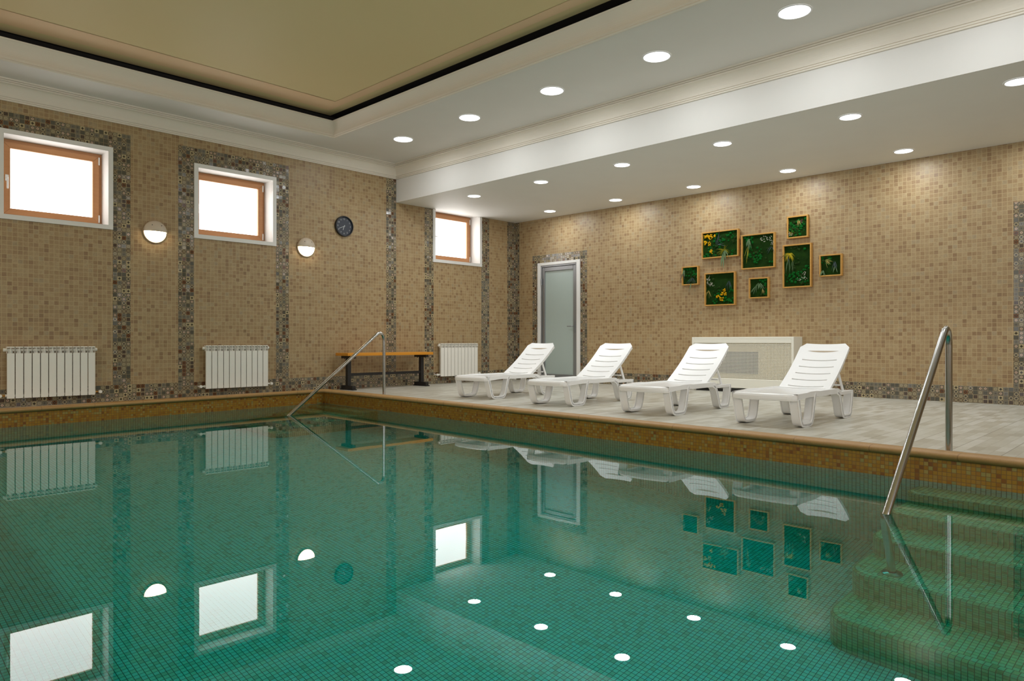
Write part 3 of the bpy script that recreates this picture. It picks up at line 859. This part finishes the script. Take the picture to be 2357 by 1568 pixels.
# ---------------------------------------------------------------- fan-coil cabinet
ac = empty('fan_coil_unit', (0, 0, 0)); tag(ac, 'cream white fan coil cabinet with a perforated grille behind the loungers', 'air conditioner')
Y0, Y1, Z0, Z1, XF = -5.41, -3.895, .045, .78, -.29
bm = bmesh.new()
box(bm, XF, -.002, Y0, Y0+.035, Z0, Z1); box(bm, XF, -.002, Y1-.035, Y1, Z0, Z1)
box(bm, XF, -.002, Y0+.035, Y1-.035, Z1-.03, Z1); box(bm, XF, XF+.02, Y0+.035, Y1-.035, Z1-.085, Z1-.03)
box(bm, XF, XF+.02, Y0+.035, Y1-.035, Z0, .19); box(bm, XF, -.002, Y0+.035, Y1-.035, Z0, Z0+.02)
link('cabinet', bm, M_ACWHITE, ac, bevel=.004)
bm = bmesh.new(); box(bm, -.245, -.19, Y0+.035, Y1-.035, Z0+.02, Z1-.03)
link('inner_panel', bm, M_ACIN, ac)
bm = bmesh.new()
box(bm, -.262, -.20, -4.895, -3.935, .262, .57)
M_COIL = plain('black_coil', lin(10, 10, 11), .6); link('coil', bm, M_COIL, ac)
bm = bmesh.new(); box(bm, -.262, -.20, -4.03, -4.015, .57, .68); link('conduit', bm, M_COIL, ac)
bm = bmesh.new(); ya, yb, za, zb = Y0+.035, Y1-.035, .19, Z1-.085; xg = XF+.014
ny, nz_ = 72, 25
for i in range(ny+1):
    yy = ya+(yb-ya)*i/ny; box(bm, xg, xg+.002, yy-.0034, yy+.0034, za, zb)
for i in range(nz_+1):
    zz = za+(zb-za)*i/nz_; box(bm, xg-.0004, xg+.0024, ya, yb, zz-.0034, zz+.0034)
link('grille', bm, M_ACWHITE, ac)
bm = bmesh.new(); box(bm, XF+.04, -.01, Y0+.05, Y1-.05, 0, Z0)  # black block standing in for the shadow gap below the cabinet
link('shadow_base', bm, M_BLACK, ac)

# ---------------------------------------------------------------- moss pictures
M_MOSS = NT('dark_green_moss'); p_ = M_MOSS.coord()
cc = M_MOSS.mix(M_MOSS.noise(p_, 14, 3), lin(16, 40, 12), lin(46, 84, 22)); cc = M_MOSS.mix(M_MOSS.ma('MULTIPLY', M_MOSS.noise(p_, 160, 2), .6), cc, lin(12, 26, 8))
M_MOSS.bsdf(cc, .95, spec=.1, normal=M_MOSS.bump(M_MOSS.noise(p_, 140, 4, .7), 1.0, .01)); M_MOSS = M_MOSS.m
def mossy(name, c1, c2):
    t = NT(name); p = t.coord(); c = t.mix(t.noise(p, 60, 3), c1, c2)
    t.bsdf(c, .95, spec=.1, normal=t.bump(t.noise(p, 220, 3, .7), .9, .006)); return t.m
M_BALL = mossy('bright_green_ball_moss', lin(10, 66, 20), lin(24, 112, 40))
M_BALL2 = mossy('olive_ball_moss', lin(26, 48, 18), lin(52, 74, 30))
M_YEL = mossy('yellow_yarrow', lin(196, 140, 10), lin(238, 190, 30))
M_YGR = plain('yellow_green_fronds', lin(180, 168, 30), .6)
M_LEAF = plain('sage_green_leaves', lin(92, 120, 78), .6)
M_DLEAF = plain('dark_blue_green_leaves', lin(60, 74, 78), .6)
M_STRAW = plain('dried_straw_stems', lin(200, 176, 100), .6)
M_GREYF = plain('grey_white_dried_flowers', lin(172, 172, 154), .8)

def blob(bm, c, r, rnd, sub=2, flat=.8):
    st = len(bm.verts)
    res = bmesh.ops.create_icosphere(bm, subdivisions=sub, radius=1)
    ph = [rnd.uniform(0, 6.28) for _ in range(3)]
    for v in res['verts']:
        d = v.co.copy(); k_ = 1+.12*math.sin(3*d.x+ph[0])*math.cos(4*d.y+ph[1])+.06*math.sin(9*d.z+ph[2])
        v.co = Vector((c[0]+d.x*r*flat*k_, c[1]+d.y*r*k_, c[2]+d.z*r*k_))
def leafshape(bm, base, d, l, w, bend, rnd, n=6):
    """thin tapering leaf with thickness along direction d, drooping"""
    d = d.normalized(); side = d.cross(Vector((1, 0, 0)))
    side = side.normalized() if side.length > .1 else Vector((0, 1, 0)); p = Vector(base); A_, B_, C_ = [], [], []
    for i in range(n+1):
        t_ = i/n; ww = w*math.sin(PI*min(.97, .08+.9*t_))**.8
        A_.append(bm.verts.new(p+side*ww/2)); B_.append(bm.verts.new(p-side*ww/2)); C_.append(bm.verts.new(p+Vector((-.0015-ww*.12, 0, 0))))
        d = (d+Vector((0, 0, -bend/n))).normalized(); p = p+d*l/n
    for i in range(n):
        bm.faces.new((A_[i], A_[i+1], C_[i+1], C_[i])); bm.faces.new((C_[i], C_[i+1], B_[i+1], B_[i])); bm.faces.new((B_[i], B_[i+1], A_[i+1], A_[i]))
def spray(parent, name, mat, y, z, x, n, l, w, spread, bend, rnd, down=False):
    bm = bmesh.new()
    for i in range(n):
        an = (-PI/2 if down else PI/2)+rnd.uniform(-spread, spread)*1.35
        d = Vector((-rnd.uniform(.1, .5), math.cos(an), math.sin(an)))
        leafshape(bm, (x, y+rnd.uniform(-.015, .015), z+rnd.uniform(-.012, .012)), d, l*rnd.uniform(.6, 1.15), w*.62, bend, rnd)
    return link(name, bm, mat, parent)
def cluster(parent, name, mat, y, z, ry, rz, n, r, rnd, x=-.012, sub=1):
    bm = bmesh.new()
    for i in range(n):
        a_, q_ = rnd.uniform(0, 6.28), math.sqrt(rnd.random())
        blob(bm, (x-rnd.uniform(0, .012), y+ry*q_*math.cos(a_), z+rz*q_*math.sin(a_)), r*rnd.uniform(.7, 1.2), rnd, sub)
    return link(name, bm, mat, parent, smooth=True)

def moss_picture(y0, y1, z0, z1, label, deco, seed, nballs):
    rnd = random.Random(seed); cy, cz = (y0+y1)/2, (z0+z1)/2; w, h = abs(y1-y0), z1-z0
    root = empty('moss_picture', (0, cy, cz)); tag(root, label, 'picture', 'moss pictures on the mosaic wall')
    D, t_ = .058, .017; hw, hh = w/2, h/2
    bm = bmesh.new()
    for (a_, b_, c_, d_) in ((-hw, hw, hh-t_, hh), (-hw, hw, -hh, -hh+t_), (-hw, -hw+t_, -hh+t_, hh-t_), (hw-t_, hw, -hh+t_, hh-t_)):
        box(bm, -D, -.003, a_, b_, c_, d_)
    link('picture_frame', bm, M_FRAMEWOOD, root, bevel=.002)
    # moss bed, gently mounded
    bm = bmesh.new(); nx, nz2 = 26, max(8, int(26*h/w)); g = []
    from mathutils import noise as mn
    for i in range(nx+1):
        row = []
        for j in range(nz2+1):
            yy = -hw+t_+(w-2*t_)*i/nx; zz = -hh+t_+(h-2*t_)*j/nz2
            b_ = mn.noise(Vector((yy*9+seed, zz*9, 0)))*.010+mn.noise(Vector((yy*30, zz*30+seed, 0)))*.004
            row.append(bm.verts.new((-.030-b_, yy, zz)))
        g.append(row)
    for i in range(nx):
        for j in range(nz2): bm.faces.new((g[i][j], g[i+1][j], g[i+1][j+1], g[i][j+1]))
    ed = [g[0][0], g[nx][0], g[nx][nz2], g[0][nz2]]
    vs = [bm.verts.new((-.005, v.co.y, v.co.z)) for v in ed]; bm.faces.new(vs)
    link('moss_bed', bm, M_MOSS, root, smooth=True)
    for nm, mt, nb in (('ball_moss', M_BALL, nballs), ('ball_moss', M_BALL2, nballs//2)):
        bm = bmesh.new()
        cl = [(rnd.uniform(-hw+.04, hw-.04), rnd.uniform(-hh+.04, hh-.04)) for _ in range(max(2, nb//6))]
        for i in range(nb):
            c_ = rnd.choice(cl); r = rnd.uniform(.009, .022)
            yy = max(-hw+t_+r, min(hw-t_-r, c_[0]+rnd.gauss(0, .035))); zz = max(-hh+t_+r, min(hh-t_-r, c_[1]+rnd.gauss(0, .035)))
            blob(bm, (-.032, yy, zz), r, rnd, 2)
        o = link(nm, bm, mt, root, smooth=True); tag(o, kind='stuff')
        if mt is M_BALL2: tag(o, 'olive cushions of moss')
        else: tag(o, 'bright green cushions of moss')
    deco(root, hw, hh, rnd)
    return root
# note: in the wall's frame +y of the picture is the viewer's left
def dA(r, hw, hh, n):
    for (y, z, ry, rz, k_) in ((.22, .13, .045, .03, 26), (.15, .12, .035, .035, 20), (.23, .04, .03, .03, 14), (.165, .02, .02, .05, 12), (.09, .13, .02, .02, 8), (.14, -.10, .03, .035, 12)):
        cluster(r, 'yarrow_flowers', M_YEL, y, z, ry, rz, k_, .010, n, -.040)
    spray(r, 'long_leaves', M_DLEAF, .03, -.05, -.045, 9, .20, .010, .5, .3, n).rotation_euler = (math.radians(62), 0, 0)
    spray(r, 'yellow_fronds', M_YGR, -.07, -.10, -.05, 34, .11, .004, 1.9, 1.2, n)
    spray(r, 'drooping_leaves', M_LEAF, -.09, -.10, -.055, 8, .16, .016, .9, 1.2, n, True)
    spray(r, 'hanging_leaves', M_LEAF, -.05, -.17, -.055, 5, .19, .024, .22, .8, n, True)
def dB(r, hw, hh, n):
    spray(r, 'long_leaves', M_LEAF, .13, .18, -.045, 9, .15, .014, .7, 1.2, n, True)
    spray(r, 'trailing_stem', M_YGR, .14, .08, -.045, 5, .22, .006, .12, .3, n, True)
    cluster(r, 'dried_flowers', M_GREYF, -.12, .17, .09, .05, 34, .006, n, -.042)
    cluster(r, 'dried_flowers', M_GREYF, -.20, .10, .03, .04, 12, .006, n, -.046)
    spray(r, 'dark_leaves', M_DLEAF, -.20, .04, -.05, 7, .11, .009, .8, .9, n, True)
def dC(r, hw, hh, n):
    spray(r, 'straw_stems', M_STRAW, -.01, .09, -.045, 10, .10, .004, .8, .8, n, True)
    cluster(r, 'pink_flowers', plain('dusty_pink_flowers', lin(120, 60, 62), .8), -.06, .07, .025, .025, 9, .006, n, -.042)
    cluster(r, 'dried_flowers', M_GREYF, .10, -.09, .035, .03, 26, .005, n, -.045)
    spray(r, 'yellow_fronds', M_YGR, .09, -.11, -.045, 10, .07, .004, .7, .5, n)
def dD(r, hw, hh, n):
    spray(r, 'yellow_fronds', M_YGR, .10, .17, -.05, 40, .11, .006, 1.7, 1.6, n, True).data.materials[0] = plain('lemon_yellow_fronds', lin(214, 190, 24), .6)
    spray(r, 'trailing_stem', M_LEAF, .12, .10, -.045, 6, .20, .007, .15, .3, n, True)
    spray(r, 'trailing_stem', M_LEAF, .05, .08, -.045, 4, .16, .007, .15, .3, n, True)
    spray(r, 'dark_leaves', M_DLEAF, .12, .17, -.05, 5, .15, .008, 1.4, .6, n, True)
    cluster(r, 'dried_flowers', M_GREYF, -.10, -.13, .03, .05, 14, .006, n, -.042)
    cluster(r, 'dried_flowers', M_GREYF, -.06, -.18, .09, .025, 24, .005, n, -.044)
def dE(r, hw, hh, n):
    spray(r, 'straw_stems', M_STRAW, -.02, .09, -.045, 9, .10, .005, .8, .9, n, True).rotation_euler = (math.radians(-50), 0, 0)
    spray(r, 'dark_leaves', M_DLEAF, -.05, .04, -.05, 9, .11, .008, .7, .8, n, True)
    spray(r, 'drooping_leaves', M_LEAF, -.06, -.02, -.05, 3, .10, .015, .4, .6, n, True)
    spray(r, 'drooping_leaves', M_LEAF, .09, -.07, -.05, 8, .085, .014, 1.0, 1.2, n, True)
def dF(r, hw, hh, n):
    spray(r, 'drooping_leaves', M_LEAF, .10, .09, -.05, 8, .10, .013, .7, .8, n, True)
    spray(r, 'dark_leaves', M_DLEAF, .12, .05, -.055, 7, .12, .006, .5, .8, n, True)
    spray(r, 'dark_leaves', M_DLEAF, -.04, -.04, -.055, 8, .12, .008, .9, .9, n, True)
    spray(r, 'hanging_leaves', M_LEAF, -.03, -.12, -.06, 2, .14, .018, .1, .4, n, True)
def dG(r, hw, hh, n):
    cluster(r, 'dried_flowers', M_GREYF, .18, .14, .03, .07, 24, .006, n, -.044)
    cluster(r, 'dried_flowers', M_GREYF, .13, .07, .05, .03, 20, .006, n, -.044)
    spray(r, 'straw_stems', M_STRAW, .18, -.02, -.045, 10, .11, .004, .7, .6, n, True)
    spray(r, 'dark_leaves', M_DLEAF, -.15, .10, -.045, 10, .13, .006, .6, .5, n, True)
    for (y, z, ry, rz, k_) in ((-.07, -.02, .025, .02, 12), (-.06, -.08, .05, .035, 30), (.02, -.11, .04, .02, 20), (-.03, -.15, .035, .03, 18)):
        cluster(r, 'yarrow_flowers', M_YEL, y, z, ry, rz, k_, .009, n, -.042)
def dH(r, hw, hh, n):
    spray(r, 'drooping_leaves', M_LEAF, -.01, .06, -.05, 10, .12, .013, .9, 1.0, n, True)
    spray(r, 'drooping_leaves', M_LEAF, .04, .03, -.045, 4, .13, .011, .6, .5, n, True)
    spray(r, 'straw_stems', M_STRAW, -.06, -.02, -.05, 5, .08, .005, .8, 1.2, n, True)
moss_picture(-4.508, -3.922, 1.953, 2.349, 'wide moss picture with yellow flowers and leaves spilling over its bottom edge', dA, 1, 60)
moss_picture(-5.045, -4.553, 1.750, 2.243, 'large square moss picture with pale flowers at top right, right of the wide one', dB, 2, 50)
moss_picture(-5.505, -5.218, 2.126, 2.428, 'small square moss picture hung highest of all', dC, 3, 52)
moss_picture(-5.549, -5.160, 1.452, 2.042, 'tall upright moss picture with a lemon yellow tuft', dD, 4, 60)
moss_picture(-5.943, -5.655, 1.577, 1.865, 'small square moss picture farthest to the right', dE, 5, 20)
moss_picture(-3.865, -3.585, 1.575, 1.860, 'small square moss picture farthest to the left', dF, 6, 24)
moss_picture(-4.457, -3.970, 1.247, 1.735, 'square moss picture with yellow flowers near its bottom, below the wide one', dG, 7, 40)
moss_picture(-4.960, -4.668, 1.329, 1.620, 'small square moss picture in the bottom row under the middle', dH, 8, 22)

# ---------------------------------------------------------------- sun loungers
def panel(bm, path, hw, slot_rows, t0, bow, thick, crown=.0, gap=.009, corner=0.0):
    """slotted moulded panel. path(s)->(x,z,nx,nz) for s in [0,1]; slots at given s values"""
    L = panel.L
    sv = [0.0]
    for q_ in slot_rows: sv += [q_-gap/2/L, q_+gap/2/L]
    sv += [1.0]
    # refine rows between
    rows = []
    for i, s0 in enumerate(sv[:-1]):
        s1 = sv[i+1]; slot = i % 2 == 1
        m = 1 if slot else 4
        for k_ in range(m): rows.append((s0+(s1-s0)*k_/m, slot))
    rows.append((1.0, False))
    nt = 20; tv = [-hw+2*hw*i/nt for i in range(nt+1)]
    # insert slot limits
    G = []
    for s_, sl in rows:
        r_ = []
        w_ = 1.0
        if corner and s_ > 1-corner/L: w_ = 1-(corner/hw)*(1-math.sqrt(max(0, 1-((s_-(1-corner/L))/(corner/L))**2)))
        for tt in tv:
            q_ = tt/hw; wgt = 1 if .02 < s_ < .98 else 0
            ss = s_ + wgt*bow*(q_*q_-1)/L*(1 if s_ > 0 else 0)
            ss = min(1, max(0, ss))
            x_, z_, nx_, nz_ = path(ss)
            dish = -crown*(1-q_*q_)
            r_.append((x_+nx_*dish, tt*w_, z_+nz_*dish, nx_, nz_))
        G.append(r_)
    top = [[bm.verts.new((p[0], p[1], p[2])) for p in r_] for r_ in G]
    bot = [[bm.verts.new((p[0]-p[3]*thick, p[1], p[2]-p[4]*thick)) for p in r_] for r_ in G]
    n_s, n_t = len(G), len(tv)
    solid = lambda i, j: 0 <= i < n_s-1 and 0 <= j < n_t-1 and not (rows[i][1] and abs((tv[j]+tv[j+1])/2) < t0)
    for i in range(n_s-1):
        for j in range(n_t-1):
            if not solid(i, j): continue
            bm.faces.new((top[i][j], top[i+1][j], top[i+1][j+1], top[i][j+1]))
            bm.faces.new((bot[i][j], bot[i][j+1], bot[i+1][j+1], bot[i+1][j]))
            if not solid(i-1, j): bm.faces.new((top[i][j], top[i][j+1], bot[i][j+1], bot[i][j]))
            if not solid(i+1, j): bm.faces.new((top[i+1][j+1], top[i+1][j], bot[i+1][j], bot[i+1][j+1]))
            if not solid(i, j-1): bm.faces.new((top[i+1][j], top[i][j], bot[i][j], bot[i+1][j]))
            if not solid(i, j+1): bm.faces.new((top[i][j+1], top[i+1][j+1], bot[i+1][j+1], bot[i][j+1]))

def make_lounger():
    root = empty('sun_lounger')
    HW = .285; zt = .285
    # ---- frame: bowed front bar, side rails
    bm = bmesh.new()
    prof = [(.0, -.028), (-.004, -.01), (-.002, .008), (.008, .022), (.026, .03), (.055, .032), (.055, .026), (.03, .022), (.014, .010), (.012, -.028)]
    rings = []; ny_ = 16
    for i in range(ny_+1):
        q_ = -1+2*i/ny_; yy = q_*HW
        bx = .03*q_*q_ + (.03*(abs(q_)-.85)/.15 if abs(q_) > .85 else 0)
        rings.append([bm.verts.new((px+bx, yy, zt-.032+pz)) for px, pz in prof])
    for A_, B_ in zip(rings, rings[1:]):
        for k_ in range(len(prof)):
            k2 = (k_+1) % len(prof); bm.faces.new((A_[k_], A_[k2], B_[k2], B_[k_]))
    bm.faces.new(rings[0]); bm.faces.new(rings[-1][::-1])
    for sy in (-1, 1):
        ya, yb = sorted((sy*HW, sy*(HW-.055)))
        top_ = [(.05, zt-.001), (.26, zt+.002), (.34, zt+.008), (.47, zt+.008), (.56, zt+.003), (.95, zt+.003), (1.02, zt), (1.06, zt-.018), (1.10, zt-.032), (1.41, zt-.032)]
        bot_ = [(.05, zt-.055), (.26, zt-.042), (.34, zt-.04), (.47, zt-.042), (.56, zt-.045), (.95, zt-.045), (1.02, zt-.047), (1.06, zt-.055), (1.10, zt-.062), (1.41, zt-.062)]
        for (tx, tz), (bx_, bz), (tx2, tz2), (bx2, bz2) in zip(top_, bot_, top_[1:], bot_[1:]):
            v = [bm.verts.new(p) for p in ((tx, ya, tz), (tx2, ya, tz2), (bx2, ya, bz2), (bx_, ya, bz), (tx, yb, tz), (tx2, yb, tz2), (bx2, yb, bz2), (bx_, yb, bz))]
            for q_ in [(0,1,2,3), (7,6,5,4), (0,4,5,1), (2,6,7,3)]: bm.faces.new([v[t_] for t_ in q_])
        yi, yo = sorted((sy*HW, sy*(HW-.055)))
    bmesh.ops.remove_doubles(bm, verts=bm.verts[:], dist=1e-4)
    box(bm, 1.38, 1.41, -HW+.055, HW-.055, zt-.06, zt-.034)
    box(bm, .62, .66, -HW+.055, HW-.055, zt-.06, zt-.03)
    link('frame', bm, M_PLASTIC, root, bevel=.006, seg=3)
    # ---- legs: U-shaped straps
    def leg(pts, sy):
        bm = bmesh.new(); ya, yb = sorted((sy*(HW+.004), sy*(HW-.078)))
        path = smoothpath(pts, 5)
        strap(bm, path, .011, ya, yb)
        ym = sy*(HW+.004)
        y2 = sorted((ym, ym-sy*.012)); strap(bm, path, .019, y2[0], y2[1])     # outer rim flange
        return link('leg', bm, M_PLASTIC, root, bevel=.004, seg=2)
    front = [(.075, zt-.045), (.098, .16), (.125, .07), (.155, .028), (.205, .019), (.31, .019), (.355, .03), (.385, .075), (.41, .16), (.43, .23), (.45, zt-.015)]
    rear = [(.985, zt-.035), (1.04, zt-.06), (1.08, .16), (1.12, .06), (1.15, .024), (1.20, .019), (1.29, .019), (1.33, .03), (1.355, .08), (1.375, .16), (1.39, zt-.045)]
    for sy in (-1, 1): leg(front, sy); leg(rear, sy)
    # ---- seat panel
    bm = bmesh.new(); x0, x1 = .05, .93; panel.L = x1-x0
    panel(bm, lambda s: (x0+(x1-x0)*s, zt-.004+.0*s, 0, 1), .232, [.10+.8*i/9 for i in range(10)], .19, .0, .010, crown=.006, gap=.010)
    link('seat', bm, M_PLASTIC, root, smooth=False)
    # ---- backrest
    bm = bmesh.new(); Lb = .70; panel.L = Lb; ang = math.radians(36)
    hx, hz = .93, zt+.0
    def bp(s):
        d_ = s*Lb; curve = .02*math.sin(PI*s)
        a2 = ang
        return (hx+d_*math.cos(a2)+math.sin(a2)*curve, hz+d_*math.sin(a2)-math.cos(a2)*curve, -math.sin(a2), math.cos(a2))
    panel(bm, bp, .235, [.07, .225, .375, .525, .675], .165, .018, .014, crown=.010, gap=.014, corner=.05)
    # side ribs
    for sy in (-1, 1):
        pts = [bp(.02+.9*i/8) for i in range(9)]
        for A_, B_ in zip(pts, pts[1:]):
            mid = Vector(((A_[0]+B_[0])/2-A_[2]*.02, sy*.222, (A_[1]+B_[1])/2-A_[3]*.02))
            obox(bm, mid, (Vector((math.cos(ang), 0, math.sin(ang))), Vector((0, 1, 0)), Vector((-math.sin(ang), 0, math.cos(ang)))), (Lb*.9/16, .008, .016))
    back = link('backrest', bm, M_PLASTIC, root, smooth=False)
    # lens-shaped grip near the top (flat patch, the opening's shade put into colour)
    bm = bmesh.new(); n_ = 14; c0 = bp(.85)
    up, dn = [], []
    for i in range(n_+1):
        q_ = -1+2*i/n_; wv = .016*(1-q_*q_)
        for lst, sg in ((up, .35), (dn, -1)):
            s_ = .85+(sg*wv)/Lb-.01*(1-q_*q_)*0
            x_, z_, nx_, nz_ = bp(s_); h_ = .0012-.010*(1-(q_*.15/.235)**2)
            lst.append(bm.verts.new((x_+nx_*h_, q_*.15, z_+nz_*h_)))
    for i in range(n_):
        try: bm.faces.new((up[i], up[i+1], dn[i+1], dn[i]))
        except Exception: pass
    bmesh.ops.remove_doubles(bm, verts=bm.verts[:], dist=1e-5)
    link('grip_shade_patch', bm, M_GRIP, back)
    # ---- prop behind the backrest
    bm = bmesh.new(); a0 = bp(.47)
    for sy in (-1, 1):
        p0 = Vector((a0[0]-a0[2]*.02, sy*.205, a0[1]-a0[3]*.02)); p1 = Vector((1.27, sy*.235, zt-.03))
        d_ = (p1-p0); tdir = d_.normalized(); nn = Vector((tdir.z, 0, -tdir.x)).normalized()
        obox(bm, (p0+p1)/2, (tdir, Vector((0, 1, 0)), nn), (d_.length/2, .009, .012))
    obox(bm, (1.22, 0, zt+.02), (Vector((1, 0, 0)), Vector((0, 1, 0)), Vector((0, 0, 1))), (.008, .225, .008))
    link('prop', bm, M_PLASTIC, root, bevel=.003)
    return root
M_GRIP = plain('painted_grip_shade', lin(176, 158, 132), .7)
proto = make_lounger()
# origin at the middle of the front bar
LPOS = [(-3.71, -2.745, 3.5, 'white plastic sun lounger farthest away, nearest the bench and door'),
        (-3.80, -4.085, 3.0, 'white plastic sun lounger second from the far wall'),
        (-3.87, -5.395, 2.5, 'white plastic sun lounger third from the far wall, before the fan coil cabinet'),
        (-3.955, -6.655, 1.0, 'white plastic sun lounger nearest the camera and the right-hand handrail')]
for i, (lx, ly, ar, lab) in enumerate(LPOS):
    o = proto if i == 0 else copy_tree(proto)
    o.location = (lx, ly, 0); o.rotation_euler = (0, 0, math.radians(ar))
    tag(o, lab, 'sun lounger', 'white sun loungers in a row on the deck')

# ---------------------------------------------------------------- world and render look
w = bpy.data.worlds.new('World'); S.world = w; w.use_nodes = True
w.node_tree.nodes['Background'].inputs[0].default_value = (.8, .9, 1, 1); w.node_tree.nodes['Background'].inputs[1].default_value = .0
water.cycles.is_caustics_caster = True
for nm in bpy.data.objects:
    if nm.name.startswith(('wall_pool', 'floor_pool', 'pool_steps', 'rail', 'flange')): nm.cycles.is_caustics_receiver = True
S.view_settings.view_transform = 'Standard'; S.view_settings.look = 'None'; S.view_settings.gamma = 1; S.view_settings.use_curve_mapping = False
S.view_settings.exposure = 0.0
S.cycles.max_bounces = 8; S.cycles.diffuse_bounces = 4; S.cycles.glossy_bounces = 4; S.cycles.transmission_bounces = 5
S.cycles.use_adaptive_sampling = True; S.cycles.adaptive_threshold = .05
S.cycles.sample_clamp_indirect = 4.0
S.cycles.caustics_refractive = True; S.cycles.caustics_reflective = False
